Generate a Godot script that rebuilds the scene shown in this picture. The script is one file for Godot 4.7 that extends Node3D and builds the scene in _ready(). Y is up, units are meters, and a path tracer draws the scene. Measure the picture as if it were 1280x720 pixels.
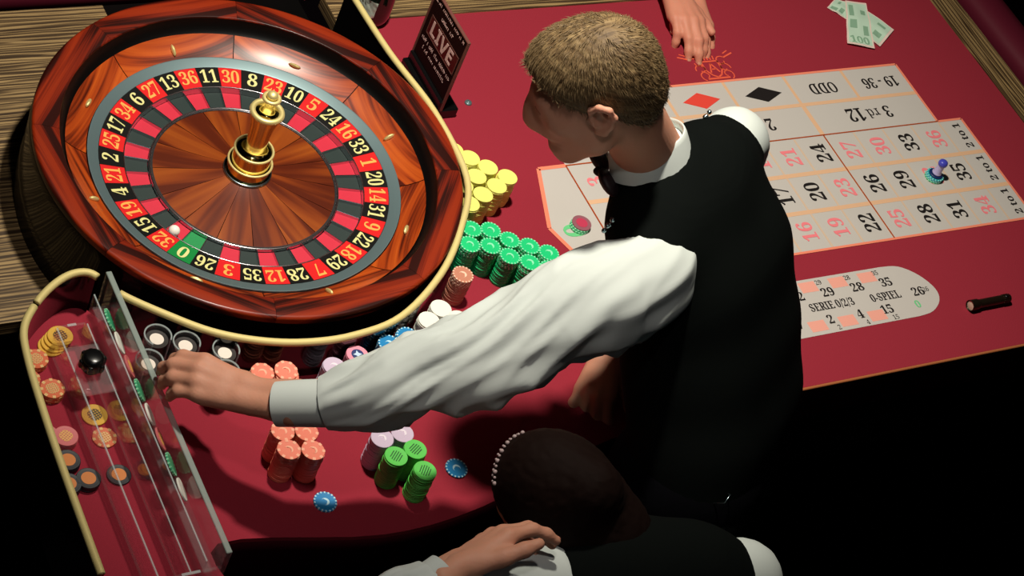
extends Node3D
# Table frame: +x runs along the table away from the wheel, -z is the players' side, the table top lies at TOP.
const TOP := 0.76
const WHEEL := Vector3(-1.368, TOP, -0.051)
var m := {}
var used := {}


# ---------------------------------------------------------------- mesh collecting
class Buf:
	var v := PackedVector3Array()
	var n := PackedVector3Array()
	var t := PackedVector2Array()
	var ix := PackedInt32Array()

	func add(p: Vector3, uv := Vector2.ZERO) -> int:
		v.append(p)
		t.append(uv)
		return v.size() - 1

	func tri(a: int, b: int, c: int) -> void:
		ix.append(a)
		ix.append(b)
		ix.append(c)

	func quad(a: int, b: int, c: int, d: int) -> void:
		tri(a, b, c)
		tri(a, c, d)

	# rows of points; each row has the same count
	func grid(rows: Array, around := false, uvs: Array = [], flip := false) -> void:
		var base := v.size()
		var w: int = rows[0].size()
		for r in rows.size():
			for c in w:
				add(rows[r][c], uvs[r][c] if uvs.size() else Vector2(float(c) / maxf(w - 1, 1), float(r) / maxf(rows.size() - 1, 1)))
		for r in rows.size() - 1:
			for c in (w if around else w - 1):
				var a := base + r * w + c
				var b := base + r * w + (c + 1) % w
				if flip:
					quad(a, a + w, b + w, b)
				else:
					quad(a, b, b + w, a + w)

	# profile of (radius, height) turned about the y axis; breaks in the profile (Vector2.INF) leave a sharp edge
	func lathe(profile: Array, segs := 48, at := Vector3.ZERO, a0 := 0.0, a1 := TAU) -> void:
		var closed := is_equal_approx(a1 - a0, TAU)
		var run: Array = []
		for p in profile + [Vector2.INF]:
			if p == Vector2.INF:
				if run.size() > 1:
					var rows: Array = []
					for q in run:
						var row := PackedVector3Array()
						for s in (segs if closed else segs + 1):
							var a := a0 + (a1 - a0) * s / segs
							row.append(at + Vector3(q.x * cos(a), q.y, q.x * sin(a)))
						rows.append(row)
					grid(rows, closed)
				run = [run[-1]] if run.size() else []
			else:
				run.append(p)

	func box(c: Vector3, s: Vector3, bev := 0.0, b := Basis.IDENTITY) -> void:
		var h := s / 2
		bev = minf(bev, minf(h.x, minf(h.y, h.z)) * 0.9)
		var hi := Vector3(h.x - bev, h.y - bev, h.z - bev)
		for ax in 3:
			for sg in [-1.0, 1.0]:
				var u := (ax + 1) % 3
				var w := (ax + 2) % 3
				var base := v.size()
				for q in [[-1, -1], [1, -1], [1, 1], [-1, 1]]:
					var p := Vector3.ZERO
					p[ax] = h[ax] * sg
					p[u] = hi[u] * q[0]
					p[w] = hi[w] * q[1]
					add(c + b * p, Vector2(p[u], p[w]))
				if sg > 0:
					quad(base, base + 3, base + 2, base + 1)
				else:
					quad(base, base + 1, base + 2, base + 3)
		if bev <= 0.0:
			return
		for ax in 3:
			var u := (ax + 1) % 3
			var w := (ax + 2) % 3
			for su in [-1.0, 1.0]:
				for sw in [-1.0, 1.0]:
					var base := v.size()
					for q in [[-1, 0], [1, 0], [1, 1], [-1, 1]]:
						var p := Vector3.ZERO
						p[ax] = hi[ax] * q[0]
						p[u] = (h[u] if q[1] == 0 else hi[u]) * su
						p[w] = (hi[w] if q[1] == 0 else h[w]) * sw
						add(c + b * p)
					if su * sw > 0:
						quad(base, base + 3, base + 2, base + 1)
					else:
						quad(base, base + 1, base + 2, base + 3)
		for sx in [-1.0, 1.0]:
			for sy in [-1.0, 1.0]:
				for sz in [-1.0, 1.0]:
					var base := v.size()
					add(c + b * Vector3(h.x * sx, hi.y * sy, hi.z * sz))
					add(c + b * Vector3(hi.x * sx, h.y * sy, hi.z * sz))
					add(c + b * Vector3(hi.x * sx, hi.y * sy, h.z * sz))
					if sx * sy * sz > 0:
						tri(base, base + 2, base + 1)
					else:
						tri(base, base + 1, base + 2)

	# flat outline in x and z, from y0 up to y1
	func prism(poly: PackedVector2Array, y0: float, y1: float, b := Transform3D.IDENTITY, bottom := true) -> void:
		var idx := Geometry2D.triangulate_polygon(poly)
		var cw := Geometry2D.is_polygon_clockwise(poly)
		for top in [true, false]:
			if not top and not bottom:
				continue
			var base := v.size()
			for p in poly:
				add(b * Vector3(p.x, y1 if top else y0, p.y), p)
			for i in range(0, idx.size(), 3):
				var q := [base + idx[i], base + idx[i + 1], base + idx[i + 2]]
				var up := (v[q[2]] - v[q[0]]).cross(v[q[1]] - v[q[0]]).dot(b.basis.y) > 0
				if up == top:
					tri(q[0], q[1], q[2])
				else:
					tri(q[0], q[2], q[1])
		for i in poly.size():
			var p := poly[i]
			var q := poly[(i + 1) % poly.size()]
			var base := v.size()
			add(b * Vector3(p.x, y0, p.y), Vector2(0, y0))
			add(b * Vector3(q.x, y0, q.y), Vector2(p.distance_to(q), y0))
			add(b * Vector3(q.x, y1, q.y), Vector2(p.distance_to(q), y1))
			add(b * Vector3(p.x, y1, p.y), Vector2(0, y1))
			if cw:
				quad(base, base + 1, base + 2, base + 3)
			else:
				quad(base, base + 3, base + 2, base + 1)

	# round tube along a path; radii one number or one per point
	func tube(path: Array, radii: Variant, segs := 10, caps := true, loop := false) -> void:
		var rows: Array = []
		var last := Vector3.ZERO
		for i in path.size():
			var a: Vector3 = path[(i - 1 + path.size()) % path.size()] if loop or i > 0 else path[i]
			var c: Vector3 = path[(i + 1) % path.size()] if loop or i < path.size() - 1 else path[i]
			var d := (c - a).normalized()
			var side := last
			if side == Vector3.ZERO:
				side = d.cross(Vector3.UP if absf(d.y) < 0.9 else Vector3.RIGHT).normalized()
			side = (side - d * side.dot(d)).normalized()
			last = side
			var up := side.cross(d)
			var r: float = radii if radii is float else radii[i]
			var row := PackedVector3Array()
			for s in segs:
				var an := TAU * s / segs
				row.append(path[i] + (side * cos(an) + up * sin(an)) * r)
			rows.append(row)
		if loop:
			rows.append(rows[0])
		elif caps:
			var e0 := PackedVector3Array()
			var e1 := PackedVector3Array()
			for s in segs:
				e0.append(path[0])
				e1.append(path[-1])
			rows.push_front(e0)
			rows.append(e1)
		grid(rows, true)

	func ball(c: Vector3, r: Vector3, b := Basis.IDENTITY, segs := 16, rings := 10) -> void:
		var rows: Array = []
		for i in rings + 1:
			var p := PI * i / rings
			var row := PackedVector3Array()
			for s in segs:
				var a := TAU * s / segs
				row.append(c + b * (Vector3(sin(p) * cos(a), cos(p), sin(p) * sin(a)) * r))
			rows.append(row)
		grid(rows, true, [], true)

	func put(o: Buf) -> void:
		var base := v.size()
		v.append_array(o.v)
		t.append_array(o.t)
		for i in o.ix:
			ix.append(i + base)

	func done() -> ArrayMesh:
		n.resize(v.size())
		n.fill(Vector3.ZERO)
		for i in range(0, ix.size(), 3):
			var f := (v[ix[i + 2]] - v[ix[i]]).cross(v[ix[i + 1]] - v[ix[i]])
			n[ix[i]] += f
			n[ix[i + 1]] += f
			n[ix[i + 2]] += f
		for i in n.size():
			n[i] = n[i].normalized() if n[i].length_squared() > 1e-20 else Vector3.UP
		var a := []
		a.resize(Mesh.ARRAY_MAX)
		a[Mesh.ARRAY_VERTEX] = v
		a[Mesh.ARRAY_NORMAL] = n
		a[Mesh.ARRAY_TEX_UV] = t
		a[Mesh.ARRAY_INDEX] = ix
		var mesh := ArrayMesh.new()
		mesh.add_surface_from_arrays(Mesh.PRIMITIVE_TRIANGLES, a)
		return mesh


# ---------------------------------------------------------------- smooth bodies: tapered capsules and ellipsoids joined by a smooth minimum, meshed as surface nets
class Flesh:
	var o: Vector3
	var c: float
	var nx: int
	var ny: int
	var nz: int
	var k: float
	var acc: PackedFloat32Array
	var val: PackedFloat32Array

	func _init(lo: Vector3, hi: Vector3, cell: float, sharp: float) -> void:
		o = lo
		c = cell
		k = sharp
		nx = int((hi.x - lo.x) / c) + 2
		ny = int((hi.y - lo.y) / c) + 2
		nz = int((hi.z - lo.z) / c) + 2
		acc.resize(nx * ny * nz)

	func _span(lo: Vector3, hi: Vector3) -> Array:
		var a := ((lo - o) / c).floor()
		var b := ((hi - o) / c).ceil()
		return [clampi(int(a.x), 0, nx - 1), clampi(int(b.x), 0, nx - 1), clampi(int(a.y), 0, ny - 1), clampi(int(b.y), 0, ny - 1), clampi(int(a.z), 0, nz - 1), clampi(int(b.z), 0, nz - 1)]

	func cap(a: Vector3, b: Vector3, ra: float, rb: float) -> void:
		var reach := maxf(ra, rb) + 4.0 / k + c
		var s := _span(a.min(b) - Vector3.ONE * reach, a.max(b) + Vector3.ONE * reach)
		var ab := b - a
		var l2 := maxf(ab.length_squared(), 1e-9)
		for z in range(s[4], s[5] + 1):
			for y in range(s[2], s[3] + 1):
				var i := (z * ny + y) * nx + int(s[0])
				var p := o + Vector3(s[0], y, z) * c - a
				for x in range(s[0], s[1] + 1):
					var h := clampf(p.dot(ab) / l2, 0.0, 1.0)
					var d := (p - ab * h).length() - ra - (rb - ra) * h
					if d * k < 6.0:
						acc[i] += exp(-k * d)
					p.x += c
					i += 1

	func chain(pts: Array, radii: Array) -> void:
		for i in pts.size() - 1:
			cap(pts[i], pts[i + 1], radii[i], radii[i + 1])

	func egg(at: Vector3, r: Vector3, b := Basis.IDENTITY, weight := 1.0) -> void:
		var big := maxf(r.x, maxf(r.y, r.z)) + 4.0 / k + c
		var s := _span(at - Vector3.ONE * big, at + Vector3.ONE * big)
		var inv := b.inverse()
		for z in range(s[4], s[5] + 1):
			for y in range(s[2], s[3] + 1):
				var i := (z * ny + y) * nx + int(s[0])
				for x in range(s[0], s[1] + 1):
					var p := inv * (o + Vector3(x, y, z) * c - at)
					var q := p / r
					var l := q.length()
					var d: float = l * (l - 1.0) / maxf((q / r).length(), 1e-5) if l > 1e-4 else -minf(r.x, minf(r.y, r.z))
					if d * k < 6.0:
						if weight > 0:
							acc[i] += exp(-k * d)
						else:
							acc[i] = maxf(acc[i] * (1.0 - clampf(0.5 - d * k * 0.35, 0.0, 1.0)), 1e-9)
					i += 1

	func settle() -> void:
		val.resize(acc.size())
		for i in acc.size():
			val[i] = -log(maxf(acc[i], 1e-12)) / k

	# keep only where f(point) < 0 (f returns a distance); optional box limits the work
	func trim(f: Callable) -> void:
		for z in nz:
			for y in ny:
				var i := (z * ny + y) * nx
				for x in nx:
					if val[i] < 3.0 * c:
						val[i] = maxf(val[i], f.call(o + Vector3(x, y, z) * c))
					i += 1

	func mesh(into: Buf, bend: Variant = null) -> void:
		if val.is_empty():
			settle()
		var cells := {}
		var sy := nx
		var sz := nx * ny
		var off := [0, 1, sy, sy + 1, sz, sz + 1, sz + sy, sz + sy + 1]
		var base := into.v.size()
		for z in nz - 1:
			for y in ny - 1:
				var i := z * sz + y * sy
				for x in nx - 1:
					var m := 0
					for j in 8:
						if val[i + off[j]] < 0.0:
							m |= 1 << j
					if m != 0 and m != 255:
						var sum := Vector3.ZERO
						var cnt := 0
						for e in [[0, 1], [2, 3], [4, 5], [6, 7], [0, 2], [1, 3], [4, 6], [5, 7], [0, 4], [1, 5], [2, 6], [3, 7]]:
							var p: int = e[0]
							var q: int = e[1]
							if ((m >> p) & 1) != ((m >> q) & 1):
								var va := val[i + off[p]]
								var f := clampf(va / (va - val[i + off[q]]), 0.0, 1.0)
								sum += Vector3(p & 1, (p >> 1) & 1, p >> 2).lerp(Vector3(q & 1, (q >> 1) & 1, q >> 2), f)
								cnt += 1
						cells[i] = into.add(o + (Vector3(x, y, z) + sum / cnt) * c)
					i += 1
		for i in cells:
			var in0: bool = val[i] < 0.0
			for ax in 3:
				var step: int = [1, sy, sz][ax]
				if (val[i + step] < 0.0) == in0:
					continue
				var u: int = [sy, sz, 1][ax]
				var w: int = [sz, 1, sy][ax]
				if not (cells.has(i - u) and cells.has(i - w) and cells.has(i - u - w)):
					continue
				if in0:
					into.quad(cells[i], cells[i - w], cells[i - u - w], cells[i - u])
				else:
					into.quad(cells[i], cells[i - u], cells[i - u - w], cells[i - w])
		if bend != null:
			for j in range(base, into.v.size()):
				into.v[j] = bend.call(into.v[j])


# ---------------------------------------------------------------- nodes
func numbered(called: String, parent: Node = self) -> String:
	if parent != self:
		return called
	var k: int = used.get(called, 0)
	used[called] = k + 1
	return called if k == 0 else "%s_%03d" % [called, k]


func obj(called: String, mesh: Variant, material: Material, parent: Node = self, xf := Transform3D.IDENTITY) -> MeshInstance3D:
	var o := MeshInstance3D.new()
	o.name = numbered(called, parent)
	o.mesh = mesh.done() if mesh is Buf else mesh
	o.material_override = material
	o.transform = xf
	parent.add_child(o, true)
	return o


func thing(called: String, label: String, category: String, at := Vector3.ZERO, group := "") -> Node3D:
	var o := Node3D.new()
	o.name = numbered(called)
	add_child(o)
	o.position = at
	tag(o, label, category, group)
	return o


func tag(o: Node, label: String, category: String, group := "") -> void:
	o.set_meta("label", label)
	o.set_meta("category", category)
	if group != "":
		o.set_meta("group", group)


func structure(o: Node, label: String, category: String) -> void:
	tag(o, label, category)
	o.set_meta("kind", "structure")


func words(called: String, text: String, size: float, material: Material, parent: Node, xf: Transform3D, bold := true, serif := true, deep := 0.0006, wide := 1.0) -> MeshInstance3D:
	var f := SystemFont.new()
	f.font_names = PackedStringArray(["Droid Serif" if serif else "Droid Sans"])
	f.font_weight = 700 if bold else 400
	var t := TextMesh.new()
	t.text = text
	t.font = f
	t.font_size = 32
	t.pixel_size = size / 32.0 * 1.37
	t.depth = deep
	t.curve_step = 1.0
	return obj(called, t, material, parent, xf * Transform3D(Basis.from_scale(Vector3(wide, 1, 1)), Vector3.ZERO))


func flat(right: Vector3, up: Vector3, at: Vector3) -> Transform3D:
	return Transform3D(Basis(right, up, right.cross(up)), at)


# ---------------------------------------------------------------- materials
func mat(called: String, c: Color, rough := 0.6, metal := 0.0, spec := 0.5) -> StandardMaterial3D:
	var a := StandardMaterial3D.new()
	a.resource_name = called
	a.albedo_color = c
	a.roughness = rough
	a.metallic = metal
	a.metallic_specular = spec
	m[called] = a
	return a


func rgb8(r: int, g: int, b: int) -> Color:
	return Color8(r, g, b)


func picture(w: int, h: int, f: Callable) -> ImageTexture:
	var d := PackedByteArray()
	d.resize(w * h * 3)
	var i := 0
	for y in h:
		for x in w:
			var c: Color = f.call(x, y)
			d[i] = int(clampf(c.r, 0, 1) * 255)
			d[i + 1] = int(clampf(c.g, 0, 1) * 255)
			d[i + 2] = int(clampf(c.b, 0, 1) * 255)
			i += 3
	return ImageTexture.create_from_image(Image.create_from_data(w, h, false, Image.FORMAT_RGB8, d))


func noise(seed: int, freq: float, octaves := 4, ridged := false) -> FastNoiseLite:
	var f := FastNoiseLite.new()
	f.seed = seed
	f.frequency = freq
	f.fractal_octaves = octaves
	if ridged:
		f.fractal_type = FastNoiseLite.FRACTAL_RIDGED
	return f


# streaks of grain run along u; v crosses them
func wood(dark: Color, mid: Color, pale: Color, seed: int, streak: float, w := 512, h := 512) -> ImageTexture:
	var a := noise(seed, 1.0, 3)
	var b := noise(seed + 9, 1.0, 2)
	return picture(w, h, func(x: int, y: int) -> Color:
		var u := float(x) / w
		var v := float(y) / h
		# a cylinder of noise in u keeps the picture seamless
		var cu := cos(u * TAU) * 0.13
		var su := sin(u * TAU) * 0.13
		var g := a.get_noise_3d(cu, v * streak, su) * 1.5
		var fine := b.get_noise_3d(cu * 2.0 + 7.0, v * streak * 6.0, su * 2.0)
		var k := g + fine * 0.45
		return mid.lerp(pale, clampf(k * 1.5, 0, 1)) if k > 0 else mid.lerp(dark, clampf(-k * 1.8, 0, 1)))


func zebra(seed: int) -> ImageTexture:
	var a := noise(seed, 1.0, 3)
	return picture(512, 512, func(x: int, y: int) -> Color:
		var u := float(x) / 512
		var v := float(y) / 512
		var cu := cos(u * TAU) * 0.2
		var su := sin(u * TAU) * 0.2
		var wob := a.get_noise_3d(cu, v * 9.0, su) * 1.6
		var s := sin(v * TAU * 26.0 + wob * 5.0) * 0.5 + 0.5
		var fine := a.get_noise_3d(cu * 2.0, v * 120.0, su * 2.0 + 5.0)
		s = clampf(s * 0.9 + fine * 0.6 + 0.02 + a.get_noise_3d(cu * 0.7 + 3.0, v * 30.0, su * 0.7) * 0.7, 0, 1)
		return Color(0.24, 0.175, 0.10).lerp(Color(0.66, 0.55, 0.37), s))


func bumpy(seed: int, freq: float, depth: float) -> NoiseTexture2D:
	var t := NoiseTexture2D.new()
	t.width = 256
	t.height = 256
	t.seamless = true
	t.as_normal_map = true
	t.bump_strength = depth
	t.noise = noise(seed, freq, 3)
	return t


func textured(called: String, tex: Texture2D, rough: float, scale := Vector3.ONE, spec := 0.5) -> StandardMaterial3D:
	var a := mat(called, Color.WHITE, rough, 0.0, spec)
	a.albedo_texture = tex
	a.uv1_scale = scale
	return a


func coat(a: StandardMaterial3D, amount := 1.0, rough := 0.06) -> StandardMaterial3D:
	a.clearcoat_enabled = true
	a.clearcoat = amount
	a.clearcoat_roughness = rough
	return a


func weave(a: StandardMaterial3D, seed: int, freq: float, depth: float, scale: float, sc := 0.6) -> StandardMaterial3D:
	a.normal_enabled = true
	a.normal_texture = bumpy(seed, freq, depth)
	a.normal_scale = sc
	a.uv1_triplanar = true
	a.uv1_scale = Vector3.ONE * scale
	return a


func materials() -> void:
	weave(mat("felt", rgb8(152, 46, 60), 0.95, 0.0, 0.15), 3, 0.09, 2.0, 14.0)
	m.felt.rim_enabled = true
	m.felt.rim = 0.15
	m.felt.rim_tint = 0.8
	mat("panel", rgb8(198, 193, 188), 0.9, 0, 0.2)
	mat("peach_line", rgb8(226, 182, 146), 0.9, 0, 0.2)
	mat("pale_line", rgb8(214, 188, 164), 0.9, 0, 0.2)
	mat("coral_line", rgb8(244, 140, 112), 0.9, 0, 0.2)
	mat("rust_line", rgb8(168, 74, 30), 0.9, 0, 0.2)
	mat("ink", rgb8(34, 30, 30), 0.9, 0, 0.2)
	mat("ink_red", rgb8(243, 132, 140), 0.9, 0, 0.2)
	mat("diamond_red", rgb8(228, 74, 62), 0.9, 0, 0.2)
	mat("ink_green", rgb8(110, 205, 140), 0.9, 0, 0.2)
	mat("blush", rgb8(240, 168, 152), 0.9, 0, 0.2)
	coat(textured("zebra", zebra(4), 0.55, Vector3(1.6, 4.6, 1)), 0.2, 0.3)
	var dk := Color(0.17, 0.035, 0.012)
	coat(textured("mahogany", wood(dk, Color(0.42, 0.105, 0.035), Color(0.56, 0.17, 0.055), 11, 9.0), 0.42, Vector3(2.2, 4.5, 1), 0.35), 0.2, 0.2)
	coat(textured("apron_wood", wood(Color(0.30, 0.08, 0.02), Color(0.63, 0.24, 0.065), Color(0.76, 0.34, 0.10), 23, 8.0), 0.4, Vector3(2.0, 5.0, 1), 0.4), 0.35, 0.25)
	coat(textured("cone_wood", wood(Color(0.33, 0.11, 0.03), Color(0.50, 0.215, 0.06), Color(0.60, 0.295, 0.085), 31, 3.5), 0.45, Vector3(2.0, 3.0, 1), 0.35), 0.12, 0.3)
	coat(mat("black_lacquer", rgb8(5, 4, 5), 0.15, 0, 0.3), 0.5, 0.03)
	mat("steel", rgb8(150, 172, 178), 0.24, 1.0)
	mat("ring_steel", rgb8(112, 134, 138), 0.42, 0.55)
	mat("track_black", rgb8(7, 6, 6), 0.4, 0, 0.3)
	coat(mat("bowl_black", rgb8(5, 4, 5), 0.5, 0, 0.2), 0.25, 0.05)
	mat("fret_steel", rgb8(205, 205, 210), 0.25, 1.0)
	mat("brass", rgb8(240, 222, 150), 0.48, 0.6)
	mat("brass_polished", rgb8(240, 222, 150), 0.16, 1.0)
	mat("brass_cap", rgb8(226, 208, 138), 0.6, 0.15)
	mat("pad_red", rgb8(216, 32, 34), 0.6, 0, 0.3)
	mat("pad_black", rgb8(14, 13, 12), 0.6, 0, 0.3)
	mat("pad_green", rgb8(20, 132, 60), 0.6, 0, 0.3)
	mat("pocket_red", rgb8(206, 36, 62), 0.6)
	mat("pocket_black", rgb8(32, 48, 46), 0.6)
	mat("pocket_green", rgb8(24, 142, 76), 0.6)
	mat("numeral_gold", rgb8(226, 222, 150), 0.5)
	mat("numeral_orange", rgb8(255, 172, 84), 0.5)
	mat("ivory", rgb8(250, 246, 236), 0.3)
	var skin := mat("skin", rgb8(205, 146, 120), 0.55, 0.0, 0.4)
	skin.subsurf_scatter_enabled = true
	skin.subsurf_scatter_strength = 0.12
	weave(skin, 7, 0.06, 1.2, 9.0, 0.35)
	var sk2 := skin.duplicate()
	sk2.resource_name = "skin_rosy"
	sk2.albedo_color = rgb8(212, 140, 116)
	m.skin_rosy = sk2
	weave(mat("shirt", rgb8(204, 212, 208), 0.85, 0, 0.25), 5, 0.12, 1.5, 30.0, 0.3)
	weave(mat("vest", rgb8(13, 16, 15), 0.9, 0, 0.12), 6, 0.12, 2.0, 30.0, 0.4)
	weave(mat("trousers", rgb8(9, 9, 12), 0.92, 0, 0.1), 6, 0.12, 2.0, 30.0, 0.4)
	mat("bow", rgb8(28, 8, 14), 0.6)
	mat("maroon_cloth", rgb8(58, 8, 24), 0.9, 0, 0.15)
	mat("dark_cloth", rgb8(16, 14, 20), 0.9, 0, 0.15)
	var hair := mat("hair_blond", Color.WHITE, 0.6, 0.0, 0.35)
	hair.albedo_texture = wood(Color(0.30, 0.23, 0.145), Color(0.43, 0.345, 0.23), Color(0.55, 0.465, 0.325), 51, 14.0, 256, 256)
	hair.uv1_triplanar = true
	hair.uv1_scale = Vector3(9, 9, 9)
	mat("hair_strand", rgb8(126, 105, 74), 0.5, 0, 0.4)
	mat("hair_dark", rgb8(20, 9, 6), 0.75, 0, 0.2)
	mat("bead", rgb8(170, 150, 150), 0.3)
	var acr := mat("acrylic", Color(0.93, 0.96, 0.96, 0.05), 0.03)
	acr.transparency = BaseMaterial3D.TRANSPARENCY_ALPHA
	var acr2 := mat("acrylic_edge", Color(0.86, 0.92, 0.92, 0.28), 0.35)
	acr2.transparency = BaseMaterial3D.TRANSPARENCY_ALPHA
	var fro := mat("frosted", Color(0.62, 0.68, 0.65, 0.62), 0.4)
	fro.transparency = BaseMaterial3D.TRANSPARENCY_ALPHA
	mat("black_plastic", rgb8(12, 12, 13), 0.25)
	mat("sign_dark", rgb8(34, 13, 12), 0.6, 0, 0.2)
	mat("sign_red", rgb8(84, 14, 16), 0.4)
	mat("sign_text", rgb8(236, 196, 190), 0.5)
	mat("sign_frame", rgb8(110, 66, 58), 0.5)
	coat(mat("bottle_glass", rgb8(8, 22, 14), 0.12), 1.0, 0.03)
	mat("eye_white", rgb8(225, 220, 212), 0.2)
	mat("iris", rgb8(52, 44, 36), 0.2)
	mat("lip", rgb8(170, 92, 84), 0.5)
	mat("foil", rgb8(205, 215, 200), 0.35, 0.3)
	var note := mat("paper_mint", rgb8(196, 226, 204), 0.8)
	note.cull_mode = BaseMaterial3D.CULL_DISABLED
	mat("paper_pink", rgb8(240, 214, 204), 0.8)
	mat("print_green", rgb8(138, 178, 150), 0.8)
	mat("gunmetal", rgb8(62, 50, 38), 0.35, 0.8)
	mat("lens", rgb8(225, 215, 190), 0.2, 0.4)
	mat("leather", rgb8(92, 22, 40), 0.55, 0, 0.35)
	mat("table_edge", rgb8(176, 104, 62), 0.5)
	mat("apron_cloth", rgb8(96, 24, 40), 0.85, 0, 0.2)
	mat("under_wood", rgb8(28, 16, 12), 0.6)
	weave(mat("carpet", rgb8(10, 7, 10), 1.0, 0, 0.05), 8, 0.1, 3.0, 5.0)
	mat("wall_paint", rgb8(26, 20, 22), 0.95, 0, 0.1)
	mat("fixture", rgb8(30, 30, 32), 0.5)
	mat("crest_ink", rgb8(232, 96, 70), 0.9, 0, 0.2)
	mat("marker_lilac", rgb8(190, 180, 226), 0.3)
	mat("marker_blue", rgb8(70, 74, 190), 0.3)


func _ready() -> void:
	var cam := Camera3D.new()
	cam.name = "camera"
	cam.position = Vector3(-2.94046, 3.44878, 2.23005)
	cam.rotation_degrees = Vector3(-43.92828, -45.69942, 26.6927)
	cam.fov = 15.92874
	cam.near = 0.1
	cam.far = 40.0
	add_child(cam)
	cam.current = true
	var env := Environment.new()
	env.background_mode = Environment.BG_COLOR
	env.background_color = Color(0, 0, 0)
	env.tonemap_mode = Environment.TONE_MAPPER_LINEAR
	env.tonemap_exposure = 1.0
	env.sdfgi_enabled = true
	env.ssao_enabled = true
	env.ssil_enabled = true
	var we := WorldEnvironment.new()
	we.name = "world_environment"
	we.environment = env
	add_child(we)
	materials()
	# one strong spot above the table between wheel and layout, plus two added fill lights: a weak spot and a dim cool panel
	spot_lamp(Vector3(-1.35, 3.30, 0.02), Vector3(-0.70, TOP, -0.08), 7.9, 39.0, Color(1.0, 0.965, 0.90), "hanging above the table between wheel and layout")
	spot_lamp(Vector3(-1.95, 3.40, 1.15), Vector3(-1.6, TOP, 0.42), 0.9, 24.0, Color(1.0, 0.95, 0.92), "added out of view to fill shade over the chip bay")  # added spot, fills the shadow of the dealer's arm over the bay
	fill_panel(Vector3(-2.6, 4.18, 2.9), Vector2(1.6, 1.0), 0.22, Color(0.80, 0.92, 1.0))
	room()
	table()
	guard()
	wheel()
	chips()
	acrylic()
	low_chips()
	props()
	people()


func spot_lamp(at: Vector3, aim: Vector3, energy: float, cone: float, c: Color, where: String) -> void:
	var t := thing("ceiling_spotlight", "black ceiling spotlight " + where, "lamp", at)
	var d := (aim - at).normalized()
	var b := Basis.looking_at(d)
	var q := Basis(b.x, -b.z, b.y)
	var can := Buf.new()
	can.lathe([Vector2(0.0, -0.16), Vector2(0.05, -0.16), Vector2(0.07, -0.15), Vector2.INF, Vector2(0.075, -0.14), Vector2(0.085, 0.05), Vector2.INF, Vector2(0.078, 0.05), Vector2(0.07, -0.02), Vector2.INF, Vector2(0.0, -0.02)], 32)
	obj("housing", can, m.fixture, t, Transform3D(q, Vector3.ZERO))
	var arm := Buf.new()
	arm.tube([-d * 0.15, Vector3(0, 0.45, 0), Vector3(0, 0.86, 0)], 0.014, 10)
	obj("bracket", arm, m.fixture, t)
	var glow := mat("spot_glow", c, 0.5)
	glow.emission_enabled = true
	glow.emission = c
	glow.emission_energy_multiplier = 12.0
	var face := Buf.new()
	face.lathe([Vector2(0.0, 0.0), Vector2(0.066, 0.0)], 32)
	obj("lens_face", face, glow, t, Transform3D(q, Vector3.ZERO))
	var l := SpotLight3D.new()
	l.name = "spot_light"
	l.light_color = c
	l.light_energy = energy
	l.spot_angle = cone
	l.spot_angle_attenuation = 0.9
	l.spot_range = 14.0
	l.spot_attenuation = 2.0
	l.light_size = 0.075
	l.shadow_enabled = true
	l.transform = Transform3D(b, d * 0.06)
	t.add_child(l)


func fill_panel(at: Vector3, size: Vector2, energy: float, c: Color) -> void:  # added fill light, built as an unseen panel under the ceiling
	var t := thing("added_fill_panel", "added unseen dim bluish fill panel over the dealers' side of the table", "lamp", at)
	var f := Buf.new()
	f.box(Vector3(0, 0.03, 0), Vector3(size.x + 0.08, 0.06, size.y + 0.08), 0.008)
	obj("housing", f, m.fixture, t)
	var glow := mat("fill_glow", c, 0.5)
	glow.emission_enabled = true
	glow.emission = c
	glow.emission_energy_multiplier = 0.05
	var d := Buf.new()
	d.box(Vector3(0, -0.003, 0), Vector3(size.x, 0.006, size.y), 0.0)
	obj("diffuser", d, glow, t)
	var l := AreaLight3D.new()
	l.name = "fill_light"
	l.light_color = c
	l.light_energy = energy
	l.area_size = size
	l.area_range = 14.0
	l.area_attenuation = 2.0
	l.area_normalize_energy = true
	l.shadow_enabled = true
	l.transform = Transform3D(Basis.looking_at(Vector3.DOWN, Vector3.FORWARD), Vector3(0, -0.02, 0))
	t.add_child(l)


func room() -> void:
	var f := Buf.new()
	f.box(Vector3(-0.5, -0.1, 0.5), Vector3(9.4, 0.2, 9.4), 0.0)
	structure(obj("floor", f, m.carpet), "nearly black carpet below the roulette table", "floor")
	var c := Buf.new()
	c.box(Vector3(-0.5, 4.36, 0.5), Vector3(9.4, 0.2, 9.4), 0.0)
	structure(obj("ceiling", c, m.wall_paint), "dark painted ceiling above the gaming room", "ceiling")
	for w in [["wall_back", Vector3(-0.5, 2.13, -4.1), Vector3(9.4, 4.26, 0.2), "dark wall behind the players' side of the table"], ["wall_front", Vector3(-0.5, 2.13, 5.1), Vector3(9.4, 4.26, 0.2), "dark wall behind the dealers"],
			["wall_left", Vector3(-5.1, 2.13, 0.5), Vector3(0.2, 4.26, 9.0), "dark wall beyond the wheel end of the table"], ["wall_right", Vector3(4.1, 2.13, 0.5), Vector3(0.2, 4.26, 9.0), "dark wall beyond the far end of the table"]]:
		var b := Buf.new()
		b.box(w[1], w[2], 0.0)
		structure(obj(w[0], b, m.wall_paint), w[3], "wall")


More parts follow.
